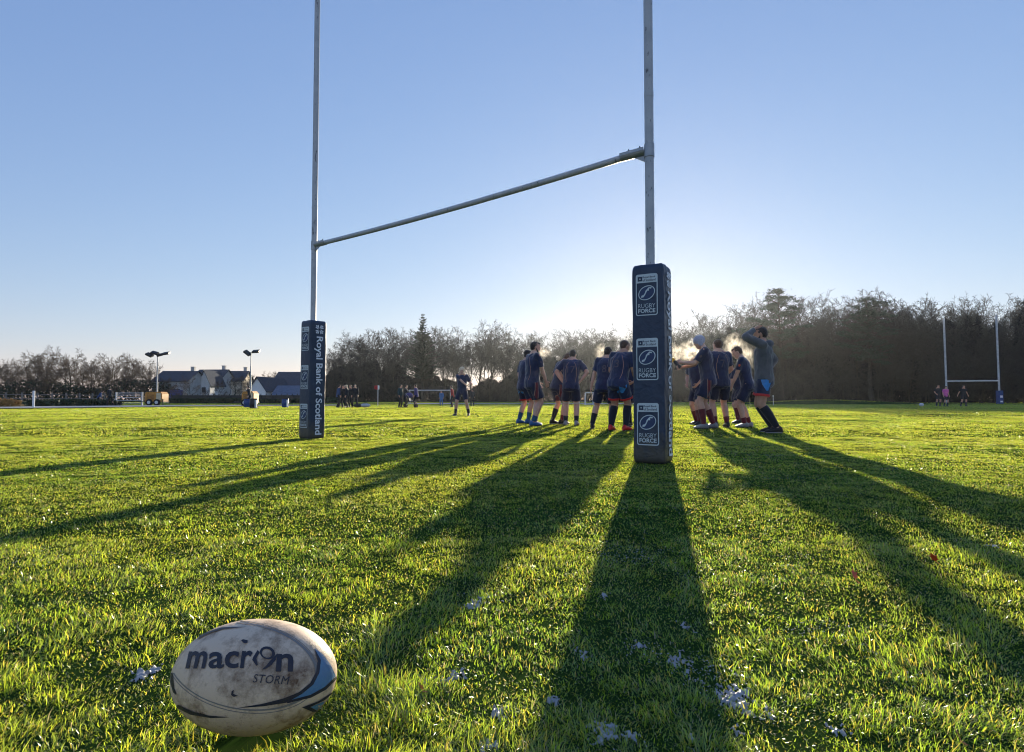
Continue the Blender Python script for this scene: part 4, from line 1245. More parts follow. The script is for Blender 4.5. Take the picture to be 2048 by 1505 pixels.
# ------------------------------------------------------------------ trees
class Acc:
    def __init__(s): s.v = []; s.f = []
    def seg(s, p0, p1, r0, r1, n=3):
        d = (p1 - p0); u, v = frame_of(d)
        i = len(s.v)
        for p, r in ((p0, r0), (p1, r1)):
            for k in range(n):
                a = 2 * PI * k / n; q = p + (u * math.cos(a) + v * math.sin(a)) * r; s.v.append((q.x, q.y, q.z))
        for k in range(n):
            s.f.append((i + k, i + (k + 1) % n, i + n + (k + 1) % n, i + n + k))
    def mesh(s, name):
        me = bpy.data.meshes.new(name); me.from_pydata(s.v, [], s.f); me.update(); return me
def bare_tree(seed, H, trunk_frac=.30, spread=.5, twigs=1.0, tr=.22, twr=.018, droop=0.0):
    rd = random.Random(seed)
    tr_, cr = Acc(), Acc()
    def rv(k): return Vector((rd.gauss(0, k), rd.gauss(0, k), rd.gauss(0, k)))
    def grow(p, d, L, r, lev):
        acc = tr_ if lev <= 1 else cr
        ns = (5, 4, 3, 2, 2)[lev]; nsides = (7, 5, 4, 3, 3)[lev]
        pts = [p]; dd = d.copy()
        for i in range(ns):
            dd = (dd + rv((.05, .12, .16, .2, .22)[lev]) + Vector((0, 0, (.02, .10, .06, .03, -droop)[lev]))).normalized()
            pts.append(pts[-1] + dd * L / ns)
        end = (.35, .3, .3, .4, .4)[lev]
        rad = [max(r * (1 - (1 - end) * i / ns), twr * .7) for i in range(ns + 1)]
        for i in range(ns): acc.seg(pts[i], pts[i + 1], rad[i], rad[i + 1], nsides)
        if lev >= 4: return
        nc = (rd.randint(9, 12), rd.randint(6, 8), rd.randint(5, 7), int(round(rd.randint(5, 7) * twigs)))[lev]
        for c in range(nc):
            lo = trunk_frac if lev == 0 else .22
            t = lo + (1 - lo) * (c + rd.random()) / nc
            k = min(int(t * ns), ns - 1); q = pts[k].lerp(pts[k + 1], t * ns - k)
            ax = (pts[k + 1] - pts[k]).normalized(); u, v = frame_of(ax)
            a = rd.random() * 2 * PI if lev else c * 2.4 + rd.random()
            sp = (spread + .25 * (1 - t), .75, .8, .9)[lev] * rd.uniform(.8, 1.2)
            nd = (ax * math.cos(sp) + (u * math.cos(a) + v * math.sin(a)) * math.sin(sp)).normalized()
            nl = L * ((.52 - .18 * abs(t - .45), .55 - .2 * t, .5, .5)[lev]) * rd.uniform(.75, 1.15)
            grow(q, nd, nl, max(rad[k] * (.5, .55, .5, .5)[lev], twr), lev + 1)
    grow(Vector((0, 0, -.2)), Vector((rd.gauss(0, .03), rd.gauss(0, .03), 1)).normalized(), H * .86, tr, 0)
    zmax = max(v[2] for v in cr.v); k = H / zmax
    for a in (tr_, cr): a.v = [(x * k, y * k, z * k) for x, y, z in a.v]
    return tr_.mesh('trunk'), cr.mesh('crown')
def place_tree(meshes, x, y, rz, s, label, group, name='bare_tree', sz=1.0):
    root = empty(name, (x, y, 0 if y < 60 else ghs(x, y) * .0), rz); root.scale = (s, s, s * sz)
    for nm, me in zip(('trunk', 'crown'), meshes):
        o = bpy.data.objects.new(nm, me); col.objects.link(o); o.parent = root
    tag(root, label, 'tree', group)
def mats(pair, a='bark', b='twig'):
    pair[0].materials.append(M[a]); pair[1].materials.append(M[b]); return pair
TALL = [mats(bare_tree(100 + i, 20, .36, .55, .62, .26, .036)) for i in range(8)]
ROUND = [mats(bare_tree(200 + i, 12, .22, .85, .7, .20, .026), 'bark', 'twig_brown') for i in range(3)]
BUSH = [mats(bare_tree(300 + i, 7, .06, .75, 1.2, .07, .022)) for i in range(3)]

def skyline(px):      # traced tree-top height in photo pixels
    T = [(-200, 705), (0, 712), (60, 705), (90, 683), (140, 680), (180, 693), (230, 700), (290, 712), (345, 742), (420, 752), (520, 745), (570, 748), (640, 720), (665, 690), (700, 664), (740, 655), (800, 656), (845, 650),
         (880, 655), (905, 660), (930, 650), (960, 640), (1000, 652), (1040, 665), (1085, 668), (1150, 656), (1200, 654), (1260, 660), (1330, 650), (1400, 640), (1440, 618), (1490, 608),
         (1530, 600), (1600, 598), (1660, 590), (1740, 582), (1780, 573), (1840, 583), (1880, 592), (1920, 600), (1960, 600), (2048, 596), (2300, 590)]
    for (a, b_), (c, d) in zip(T[:-1], T[1:]):
        if a <= px <= c: return b_ + (d - b_) * (px - a) / (c - a)
    return 600
def treeline(px):     # depth of the wood front along a pixel column
    T = [(-300, 120), (0, 120), (350, 150), (600, 150), (800, 148), (1330, 132), (1500, 115), (1700, 102), (2048, 88), (2400, 80)]
    for (a, b_), (c, d) in zip(T[:-1], T[1:]):
        if a <= px <= c: return b_ + (d - b_) * (px - a) / (c - a)
    return 100
rt = random.Random(5)
def seg_label(px):
    if px < 845: return 'bare winter tree in the wood between the far post pad and the dark spruce', 'bare trees left of the spruce'
    if px < 1290: return 'bare winter tree in the wood behind the players, right of the dark spruce', 'bare trees right of the spruce'
    if px < 1540: return 'bare winter tree in the sunlit wood between the nearer post pad and the spreading pine', 'bare trees left of the pine'
    return 'bare winter tree in the dark wood behind the far goal on the right', 'bare trees behind the far goal'
n_t = 0
for row, (dy, step, hk) in enumerate(((0, 30, .80), (9, 28, .92), (20, 30, 1.04))):
    px = 662 + row * 7
    while px < 2180:
        Y = treeline(px) + dy + rt.uniform(-3, 3)
        zt = (HOR - skyline(px)) / FPX * Y + CAMH
        if px < 760: zt *= 1
        h = zt * hk * rt.uniform(.93, 1.03) if row < 3 else zt * rt.uniform(.85, 1.0)
        x = (px - CX) / FPX * Y
        lb, gp = seg_label(px)
        place_tree(TALL[rt.randrange(8)], x, Y, rt.random() * 6.28, h / 20, lb, gp)
        n_t += 1
        px += step * rt.uniform(.7, 1.3) * ((.8 if row == 2 and px < 1350 else 1.0) if px < 1500 else 1.15)
# understorey
for row, (dy, step) in enumerate(((-3, 30), (5, 30), (16, 30))):
    px = 655 + row * 9
    while px < 2180:
        Y = treeline(px) + dy + rt.uniform(-2, 2); x = (px - CX) / FPX * Y
        if 770 < px < 1010 and row > 0: px += step; continue
        h = rt.uniform(5, 9) * (1.0 if px > 1290 else .8)
        place_tree(BUSH[rt.randrange(3)], x, Y, rt.random() * 6.28, h / 7, 'dark bare undergrowth bush at the foot of the wood', 'bushes at the foot of the wood', 'bush'); n_t += 1
        px += step * rt.uniform(.75, 1.3) * (1.0 if px < 1500 else 1.3)
# left hand trees
for row, (dy, step, hk) in enumerate(((0, 38, .72), (10, 36, .88), (22, 40, 1.04))):
    px = -160 + row * 11
    while px < 345:
        Y = treeline(px) - 18 + dy + rt.uniform(-3, 3)
        zt = (HOR - skyline(px)) / FPX * Y + CAMH
        place_tree(ROUND[rt.randrange(3)], (px - CX) / FPX * Y, Y, rt.random() * 6.28, zt * hk * rt.uniform(.85, 1.08) / 12, 'round crowned bare tree in the row behind the fence at the left edge', 'bare trees behind the left fence'); n_t += 1
        px += step * rt.uniform(.8, 1.25)
for px, zt_py, Y in ((380, 750, 128), (440, 757, 120), (470, 750, 124), (497, 748, 130), (535, 742, 165), (560, 742, 168), (585, 745, 170), (620, 742, 165), (350, 765, 120), (410, 772, 116)):
    place_tree(ROUND[rt.randrange(3)], (px - CX) / FPX * Y, Y, rt.random() * 6.28, ((HOR - zt_py) / FPX * Y + CAMH) / 12, 'small brown bare tree in front of the houses', 'small trees in front of the houses'); n_t += 1
print('trees', n_t)

# spruce
def spruce(px, Y, top_py):
    H = (HOR - top_py) / FPX * Y + CAMH
    rd = random.Random(3)
    tk, nd = Acc(), Acc()
    tk.seg(V3((0, 0, -.3)), V3((0, 0, H * .5)), .35, .2, 8); tk.seg(V3((0, 0, H * .5)), V3((0, 0, H)), .2, .03, 8)
    z = H * .26
    while z < H * .985:
        fr = 1 - z / H
        L = min(5.4, .25 + 8.0 * fr) * rd.uniform(.8, 1.1)
        for k in range(10 if fr > .25 else 5):
            a = rd.random() * 2 * PI
            d = V3((math.cos(a), math.sin(a), rd.uniform(.0, .3) + .35 * (1 - fr))).normalized()
            Lk = L * rd.uniform(.65, 1.1); p = V3((0, 0, z)); q = p + d * Lk; q.z -= .0
            tk.seg(p, q, .05, .015, 3)
            m_ = max(5, int(Lk * 9))
            for j in range(m_):
                t = .12 + .88 * j / m_; c = p.lerp(q, t)
                for s_ in (-1, 1):
                    e = c + V3((-d.y * s_, d.x * s_, rd.uniform(-.5, .15))).normalized() * rd.uniform(.25, .6) * (1.25 - t) + d * .15
                    nd.seg(c, e, .085, .02, 3)
        z += rd.uniform(.28, .5) * (1 if fr > .25 else 1.5)
    root = empty('spruce_tree', ((px - CX) / FPX * Y, Y, 0))
    link_mesh('trunk', tk.mesh('trunk'), 'bark', root); link_mesh('crown', nd.mesh('crown'), 'needle', root)
    tag(root, 'tall dark green spruce with a pointed top rising above the bare wood', 'tree')
spruce(845, 140, 626)
def pine(px, Y, top_py, sp, seed, label):
    H = (HOR - top_py) / FPX * Y + CAMH
    rd = random.Random(seed); tk, nd = Acc(), Acc()
    p = V3((0, 0, -.3)); pts = [p]
    for i in range(6): p = p + V3((rd.gauss(0, .25), rd.gauss(0, .25), H * .96 / 6)); pts.append(p)
    for i in range(6): tk.seg(pts[i], pts[i + 1], .36 - .05 * i, .31 - .05 * i, 7)
    def tuft(c, n, r):
        for _ in range(n):
            d = V3((rd.gauss(0, 1), rd.gauss(0, 1), rd.gauss(0, .45))).normalized(); o_ = c + V3((rd.gauss(0, r), rd.gauss(0, r), rd.gauss(0, r * .28)))
            nd.seg(o_, o_ + d * rd.uniform(.25, .55), .055, .015, 3)
    for b_ in range(26):
        t = .38 + .6 * b_ / 26; k = min(int(t * 6), 5); c = pts[k].lerp(pts[k + 1], t * 6 - k)
        a = b_ * 2.4 + rd.random(); L = sp * (1.15 - .75 * max(0, t - .6) / .4) * rd.uniform(.6, 1.1) * (.6 if t < .5 else 1)
        d = V3((math.cos(a), math.sin(a), rd.uniform(.05, .45))).normalized(); q = c + d * L
        tk.seg(c, q, .10, .03, 4)
        for j in range(int(L * 2.6)):
            tt = .3 + .7 * rd.random(); e = c.lerp(q, tt) + V3((rd.gauss(0, .7), rd.gauss(0, .7), rd.uniform(0, .5)))
            tk.seg(c.lerp(q, tt * .9), e, .03, .015, 3); tuft(e, 34, .36)
    tuft(pts[-1], 120, .6)
    root = empty('pine_tree', ((px - CX) / FPX * Y, Y, 0))
    link_mesh('trunk', tk.mesh('trunk'), 'bark', root); link_mesh('crown', nd.mesh('crown'), 'needle', root)
    tag(root, label, 'tree')
pine(1566, 106, 569, 5.0, 11, 'spreading evergreen pine standing taller than the bare wood right of the huddle')
pine(1745, 95, 586, 4.0, 12, 'smaller dark evergreen pine among bare crowns left of the far goal')

# low hedge and holly masses under the right-hand wood
def leafy(name, label, pts, w, h, mat, n, grp=None, seed=1, kind=None):
    rd = random.Random(seed); a = Acc()
    tot = sum((V3(q) - V3(p)).length for p, q in zip(pts[:-1], pts[1:]))
    for p, q in zip(pts[:-1], pts[1:]):
        p, q = V3(p), V3(q); m_ = int(n * (q - p).length / tot)
        for _ in range(m_):
            c = p.lerp(q, rd.random()); hh = h * (.75 + .5 * noise.noise(c * .12 + V3((seed, 0, 0))))
            c = c + V3((rd.uniform(-w, w) / 2, rd.uniform(-w, w) / 2, rd.random() ** .8 * hh))
            d = V3((rd.gauss(0, 1), rd.gauss(0, 1), rd.gauss(0, 1))).normalized() * rd.uniform(.12, .3)
            e = V3((rd.gauss(0, 1), rd.gauss(0, 1), rd.gauss(0, 1))).normalized() * rd.uniform(.10, .25)
            i = len(a.v); a.v += [tuple(c - d), tuple(c + e), tuple(c + d), tuple(c - e)]; a.f.append((i, i + 1, i + 2, i + 3))
    o = link_mesh(name, a.mesh(name), mat)
    tag(o, label, 'bushes' if kind else 'hedge', grp, kind)
    return o
def tp(px, dy): Y = treeline(px) + dy; return ((px - CX) / FPX * Y, Y, 0)
def thicket(label, pxs, frac, w, n, seed, dy, mat='thicket'):
    rd = random.Random(seed); a = Acc()
    for _ in range(n):
        t = rd.random() * (len(pxs) - 1); k = int(t); px = pxs[k] + (pxs[k + 1] - pxs[k]) * (t - k); fr = frac[k] + (frac[k + 1] - frac[k]) * (t - k)
        Y = treeline(px) + dy + rd.uniform(-w / 2, w / 2); hmax = ((HOR - skyline(px)) / FPX * Y) * fr * (.85 + .5 * noise.noise(Vector((px * .025, seed, 0))) + .25 * noise.noise(Vector((px * .09, seed, 5))))
        c = Vector(((px - CX) / FPX * Y, Y, hmax * rd.random() ** .75))
        L = rd.uniform(.35, 1.0)
        d = Vector((rd.gauss(0, .5), rd.gauss(0, .5), rd.gauss(0, .8) + .4)).normalized() * L
        e = Vector((d.z, rd.gauss(0, .3), -d.x)).normalized() * rd.uniform(.04, .11)
        i = len(a.v); a.v += [tuple(c - d), tuple(c + e), tuple(c + d), tuple(c - e)]; a.f.append((i, i + 1, i + 2, i + 3))
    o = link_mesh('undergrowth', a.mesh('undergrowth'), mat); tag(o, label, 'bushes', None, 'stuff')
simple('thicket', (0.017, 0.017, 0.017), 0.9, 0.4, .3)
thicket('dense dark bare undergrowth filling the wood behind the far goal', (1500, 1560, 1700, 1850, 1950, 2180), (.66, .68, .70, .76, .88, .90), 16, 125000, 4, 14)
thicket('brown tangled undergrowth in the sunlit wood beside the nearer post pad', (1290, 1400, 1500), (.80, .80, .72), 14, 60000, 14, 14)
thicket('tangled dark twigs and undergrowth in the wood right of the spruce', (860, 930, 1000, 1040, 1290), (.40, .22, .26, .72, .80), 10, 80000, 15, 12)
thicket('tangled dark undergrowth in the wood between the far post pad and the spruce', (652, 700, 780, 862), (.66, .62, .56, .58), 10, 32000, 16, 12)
leafy('undergrowth', 'dark low thicket behind the fence at the left edge', [tp(p_, -14) for p_ in (-200, 0, 180, 345)], 6, 4.6, 'hedge', 14000, seed=6, kind='stuff')
leafy('hedge', 'clipped dark green hedge in front of the houses', [((340 - CX) / FPX * 88, 88, 0), ((606 - CX) / FPX * 88, 88, 0), ((690 - CX) / FPX * 90, 90, 0)], 1.2, .85, 'hedge', 9000, seed=7)

# ------------------------------------------------------------------ left side: path, fence, gate
def sheet(name, pts, z, mat, label):
    mb = MB(); mb.loft([[V3((x, y, z - .03)) for x, y in pts], [V3((x, y, z)) for x, y in pts]])
    o = mb.build(name, mat, smooth=False); tag(o, label, kind='structure')
sheet('path', [((-140 - CX) / FPX * 36, 36), ((60 - CX) / FPX * 37, 37), ((360 - CX) / FPX * 47, 47), ((700 - CX) / FPX * 54, 54), ((700 - CX) / FPX * 58, 58), ((340 - CX) / FPX * 54, 54), ((40 - CX) / FPX * 44, 44), ((-140 - CX) / FPX * 43, 43)], .075, 'tarmac_pale', 'pale path along the left edge of the pitch')
sheet('painted_line', [((830 - CX) / FPX * 72, 72), ((1270 - CX) / FPX * 74, 74), ((1270 - CX) / FPX * 77, 77), ((830 - CX) / FPX * 75, 75)], .07, 'dull_white', 'white line along the far side of the pitch')
def fence():
    Y0, Y1 = 47, 60
    p0 = V3(((-60 - CX) / FPX * Y0, Y0, 0)); p1 = V3(((232 - CX) / FPX * Y1, Y1, 0))
    root = empty('post_and_rail_fence', p0)
    d = p1 - p0; rotm = Matrix.Rotation(math.atan2(d.y, d.x), 3, 'Z')
    for z in (.35, .68, 1.0):
        mb = MB(); mb.box(d / 2 + V3((0, 0, z)), (d.length, .04, .06), rotm); mb.build('rail', 'wood_grey', root)
    n = 11
    for i in range(n):
        p = d * (i / (n - 1)); mb = MB(); mb.box(p + V3((0, .07, .58)), (.10, .10, 1.16), rotm); mb.box(p + V3((0, .07, 1.17)), (.12, .12, .03), rotm); mb.build('post', 'wood_grey', root)
    tag(root, 'weathered post and rail fence along the path at the left edge', 'fence')
    root = empty('field_gate', V3(((233 - CX) / FPX * 57, 57, 0)))
    w_ = 52 / FPX * 57
    mb = MB()
    for z in (.25, .5, .75, 1.0, 1.2): mb.box((w_ / 2, 0, z), (w_ - .08, .03, .07))
    mb.build('bar', 'dull_white', root)
    for x in (0, w_): 
        m2 = MB(); m2.box((x, 0, .64), (.12, .12, 1.28)); m2.build('post', 'dull_white', root)
    m3 = MB(); m3.tube([(-1.2, 0, .02), (.0, .06, .62)], .04, 6); m3.build('brace', 'dull_white', root)
    tag(root, 'pale five barred gate standing left of the orange floodlight tower', 'gate')
    for px, Y, h_ in ((68, 40, 1.15), ):
        mb = MB(); mb.tube([(0, 0, 0), (0, 0, h_), (0, 0, h_ + .02)], [.07, .07, .05], 10)
        o = mb.build('marker_post', 'white_paint'); o.location = ((px - CX) / FPX * Y, Y, 0)
        tag(o, 'single white marker post before the fence at the far left', 'post')
fence()
leafy('dry_grass', 'tuft of orange dry grass at the left end of the path', [((-60 - CX) / FPX * 42, 42, 0), ((28 - CX) / FPX * 43, 43, 0)], .8, .55, 'dry_grass', 900, seed=9, kind='stuff')
leafy('rough_grass', 'strip of rough weeds at the foot of the left fence', [((28 - CX) / FPX * 45, 45, 0), ((230 - CX) / FPX * 56, 56, 0)], 1.2, .45, 'hedge', 2500, seed=10, kind='stuff')

# floodlight towers
def tower(px, Y, top_py, label, big):
    zt = (HOR - top_py) / FPX * Y + CAMH
    root = empty('floodlight_tower', ((px - CX) / FPX * Y, Y, 0.02))
    mb = MB(); mb.tube([(0, 0, .5), (0, 0, zt * .45)], .075, 10); mb.tube([(0, 0, zt * .45), (0, 0, zt * .75)], .055, 10); mb.tube([(0, 0, zt * .75), (0, 0, zt)], .04, 10)
    mb.build('mast', 'galv', root)
    # trailer body
    w_ = 1.55 if big else 1.0
    bd = MB()
    pr_ = [(-w_ / 2, .35), (w_ / 2, .35), (w_ / 2, 1.05), (w_ / 2 - .15, 1.25), (-w_ / 2 + .1, 1.22), (-w_ / 2, 1.05)]
    bd.loft([[V3((x, -.5, z)) for x, z in pr_], [V3((x, .5, z)) for x, z in pr_]])
    body = bd.build('trailer_body', 'tower_orange', root, smooth=False)
    pn = MB(); pn.box((w_ * .30, -.515, .82), (w_ * .26, .02, .62)); pn.build('side_panel', 'tower_cream', body)
    gr = MB()
    for k in range(5): gr.box((-w_ * .16, -.515, .60 + k * .09), (w_ * .42, .02, .035))
    gr.build('grille', 'dark_metal', body)
    for sx in (-1, 1):
        wh = MB(); wh.tube([(sx * w_ * .22, -.62, .30), (sx * w_ * .22, -.44, .30)], .29, 18)
        ww = wh.build('wheel', 'rubber', root)
        rm = MB(); rm.tube([(sx * w_ * .22, -.635, .30), (sx * w_ * .22, -.615, .30)], .15, 14); rm.build('rim', 'white_paint', ww)
    ch = MB(); ch.box((0, 0, .33), (w_ * 1.1, 1.0, .07)); ch.tube([(-w_ / 2, 0, .33), (-w_ / 2 - .9, 0, .36)], .04, 8)
    for sx in (-1, 1): ch.tube([(sx * w_ * .52, -.4, .0), (sx * w_ * .52, -.4, .6)], .035, 8)
    ch.build('chassis', 'dark_metal', root)
    br = MB(); br.box((0, 0, zt), (1.5 if big else .9, .05, .05)); br.build('lamp_bracket', 'dark_metal', root)
    lamps = ((-.72, -.12, 26), (-.25, .06, 15), (.30, -.10, -15), (.80, .02, -8)) if big else ((-.28, -.04, 38), (.45, .10, -4))
    for (x, dz, an) in lamps:
        rm = Matrix.Rotation(R(an), 3, 'Y') @ Matrix.Rotation(R(25), 3, 'X')
        lm = MB(); lm.loft([[V3((x, -.05, zt + dz)) + rm @ V3((a * .29, b_ * .20, c)) for a, b_ in ((-1, -1), (1, -1), (1, 1), (-1, 1))] for a_, c in ((0, -.08), (0, .08))])
        lo = lm.build('lamp_head', 'dark_metal', root, smooth=False)
        gl_ = MB(); gl_.box(V3((x, -.05, zt + dz)) + rm @ V3((0, 0, -.087)), (.52, .34, .012), rm); gl_.build('lamp_glass', 'glass_lamp', lo, smooth=False)
    tag(root, label, 'floodlight')
tower(314, 54, 708, 'mobile floodlight mast with four lamps on an orange trailer by the left gate', True)
tower(501, 50, 706, 'mobile floodlight mast with two lamps left of the far post pad', False)

# bins
def bin_(px, Y, label, mat, hh=.62, band=True):
    root = empty('barrel', ((px - CX) / FPX * Y, Y, 0))
    mb = MB(); mb.tube([(0, 0, z) for z in (0, .02, hh * .33, hh * .35, hh * .66, hh * .68, hh - .02, hh)], [.22, .24, .24, .25, .25, .24, .24, .22], 18); mb.build('drum', mat, root)
    if band: m2 = MB(); m2.box((.20, -.17, hh * .5), (.12, .06, hh * .8)); m2.build('sticker', 'white_paint', root)
    m3 = MB(); m3.tube([(0, 0, hh), (0, 0, hh + .03)], [.25, .24], 18); m3.build('lid', 'pole_black', root)
    tag(root, label, 'barrel', 'plastic barrels by the path')
bin_(495, 44, 'blue barrel left of the small floodlight trailer', 'bin_blue', band=False)
bin_(508, 39, 'dark barrel with a white band in front of the small floodlight trailer', 'pole_black')
bin_(571, 44, 'blue barrel standing alone left of the far post pad', 'bin_blue')

# houses
def house(x, y, w, d, hw, hr, rz, wall, roof, label, gable_front=False, wins=(), porch=None, chim=True):
    root = empty('house', (x, y, 0), rz)
    mb = MB()
    if gable_front:
        pr_ = [(-w / 2, 0), (w / 2, 0), (w / 2, hw), (0, hw + hr), (-w / 2, hw)]
        mb.loft([[V3((a, -d / 2, b_)) for a, b_ in pr_], [V3((a, d / 2, b_)) for a, b_ in pr_]])
    else:
        pr_ = [(-d / 2, 0), (d / 2, 0), (d / 2, hw), (0, hw + hr), (-d / 2, hw)]
        mb.loft([[V3((-w / 2, a, b_)) for a, b_ in pr_], [V3((w / 2, a, b_)) for a, b_ in pr_]])
    mb.build('wall', wall, root, smooth=False)
    rf = MB(); t = .18; o_ = .35
    if gable_front:
        sl = hr / (w / 2); k = math.hypot(1, sl)
        for sx in (-1, 1):
            P_ = [(0, hw + hr + .02), (sx * (w / 2 + o_), hw - sl * o_ + .02), (sx * (w / 2 + o_), hw - sl * o_ + .02 + t), (0, hw + hr + t + .02)]
            rf.loft([[V3((a, -d / 2 - o_, b_)) for a, b_ in P_], [V3((a, d / 2 + o_, b_)) for a, b_ in P_]])
    else:
        sl = hr / (d / 2)
        for sx in (-1, 1):
            P_ = [(0, hw + hr + .02), (sx * (d / 2 + o_), hw - sl * o_ + .02), (sx * (d / 2 + o_), hw - sl * o_ + .02 + t), (0, hw + hr + t + .02)]
            rf.loft([[V3((-w / 2 - o_, a, b_)) for a, b_ in P_], [V3((w / 2 + o_, a, b_)) for a, b_ in P_]])
    ro = rf.build('roof', roof, root, smooth=False)
    if chim:
        c = MB(); c.box((w * .3, 0 if gable_front else d * .08, hw + hr + .3), (.8, .6, 1.6)); c.box((w * .3, 0 if gable_front else d * .08, hw + hr + 1.15), (.92, .72, .12)); c.build('chimney', 'house_dark', ro, smooth=False)
    for (wx, wz, ww, wh) in wins:
        f = MB(); f.box((wx, -d / 2 - .02, wz), (ww + .2, .10, wh + .2)); fo = f.build('window', 'white_paint', root, smooth=False)
        g = MB(); g.box((wx, -d / 2 - .075, wz), (ww, .03, wh)); g.build('pane', 'window_glass', fo, smooth=False)
    tag(root, label, 'house')
    return root
def HX(px, Y): return (px - CX) / FPX * Y
def HZ(py, Y): return (HOR - py) / FPX * Y + CAMH
Yh = 150
house(HX(428, Yh), Yh, 58 / FPX * Yh, 8, HZ(764, Yh), HZ(741, Yh) - HZ(764, Yh), R(-6), 'house_dark', 'slate', 'dark house with a long slate ridge behind the small brown trees', wins=((-2, 2.4, 1, 1.2), (1.5, 2.4, 1, 1.2)))
house(HX(423, Yh - 7), Yh - 7, 22 / FPX * Yh, 7, HZ(768, Yh - 7), HZ(743, Yh - 7) - HZ(768, Yh - 7), 0, 'house_grey', 'slate', 'pale grey gabled house front standing before the long slate ridge', True, wins=((0, 2.8, .9, 1.2),), chim=False)
house(HX(478, Yh + 5), Yh + 5, 36 / FPX * Yh, 8, HZ(762, Yh), HZ(742, Yh) - HZ(762, Yh), R(5), 'house_tan', 'slate', 'brown house with a slate roof just left of the small floodlight mast', wins=((-1, 2.4, 1, 1.2),))
house(HX(362, Yh - 12), Yh - 12, 62 / FPX * Yh, 9, HZ(764, Yh - 12), HZ(744, Yh - 12) - HZ(764, Yh - 12), 0, 'house_dark', 'slate', 'long low dark house right of the orange floodlight trailer', wins=((1.2, 2.2, 2.4, 1.4), (-2.6, 2.2, 1.0, 1.4)))
mbx = MB(); mbx.box((0, 0, 1.35), (1.2, 3, 2.7)); mbx.box((0, -1.52, 2.55), (1.3, .1, .3))
o = mbx.build('shed', 'blue_block', smooth=False); o.location = (HX(353, 132), 132, 0); tag(o, 'small violet blue shed beside the long low dark house', 'shed')
Yw = 120
house(HX(541, Yw), Yw, 36 / FPX * Yw, 9, HZ(781, Yw), HZ(757, Yw) - HZ(781, Yw), R(-10), 'house_white', 'slate', 'white gabled house left of the far post pad', True, wins=((-.9, 1.6, .6, .8),), chim=False)
house(HX(590, Yw + 9), Yw + 9, 66 / FPX * Yw, 10, HZ(776, Yw + 9), HZ(746, Yw + 9) - HZ(776, Yw + 9), 0, 'house_white', 'slate', 'large house with a broad dark slate roof partly behind the far post pad', wins=(), chim=False)
house(HX(588, Yw - 2), Yw - 2, 58 / FPX * Yw, 6, HZ(791, Yw), HZ(774, Yw) - HZ(791, Yw), 0, 'house_white', 'slate_blue', 'low extension with a blue grey lean roof in front of the broad slate roof', wins=((-1.5, 1.0, 1.2, .6), (1.0, 1.0, 1.2, .6)), chim=False)
# garden fence
mbf = MB(); Yg = 96
for k in range(26):
    mbf.box((HX(606 - k * 10.5, Yg), Yg, .75), (.1, .1, 1.5))
mbf.box((HX(475, Yg), Yg + .02, .7), (HX(606, Yg) - HX(343, Yg), .03, 1.1))
o = mbf.build('garden_fence', 'dark_metal', smooth=False); tag(o, 'dark board fence between the hedge and the houses', 'fence')

# corner flag, bag, pushchair, goals, ball
def corner_flag(px, Y, top_py, label):
    root = empty('corner_flag', ((px - CX) / FPX * Y, Y, 0)); zt = (HOR - top_py) / FPX * Y + CAMH
    mb = MB(); mb.tube([(0, 0, 0), (0, 0, zt)], .035, 8); mb.build('pole', 'white_paint', root)
    f = MB(); f.loft([[V3((-.0, y, zt)), V3((-.36, y, zt - .05)), V3((-.34, y, zt - .36)), V3((0, y, zt - .42))] for y in (-.01, .01)]); f.build('flag', 'jacket_red', root, smooth=False)
    f = MB(); f.loft([[V3((.03, y, zt)), V3((.13, y, zt - .03)), V3((.13, y, zt - .38)), V3((.03, y, zt - .42))] for y in (-.01, .01)]); f.build('flag', 'white_paint', root, smooth=False)
    tag(root, label, 'flag')
corner_flag(756, 56, 771, 'white pole with a red and white flag between the two spectator groups')
def thin_post(px, Y, h_, label):
    mb = MB(); mb.tube([(0, 0, 0), (0, 0, h_)], .03, 8); mb.tube([(0, 0, h_ - .16), (0, 0, h_)], .055, 8)
    o = mb.build('marker_pole', 'white_paint'); o.location = ((px - CX) / FPX * Y, Y, 0); tag(o, label, 'post')
thin_post(1546, 58, 1.0, 'thin white marker pole right of the tall player in the grey sweatshirt')
def bag(px, Y, label, mat, s=1.0):
    root = empty('kit_bag', ((px - CX) / FPX * Y, Y, .03))
    mb = MB(); mb.ellipsoid((0, 0, .14 * s), (.42 * s, .2 * s, .16 * s), None, 14, 8); mb.build('bag', mat, root)
    h_ = MB(); h_.tube([(-.2 * s, 0, .26 * s), (-.1 * s, 0, .36 * s), (.1 * s, 0, .36 * s), (.2 * s, 0, .26 * s)], .02 * s, 6); h_.build('handle', 'pole_black', root)
    tag(root, label, 'bag', 'bags on the grass')
bag(731, 43, 'white and grey kit bag on the grass right of the far spectator group', 'dull_white', .9)
bag(716, 43, 'black kit bag on the grass beside the rightmost far spectator', 'jacket_dark', .8)
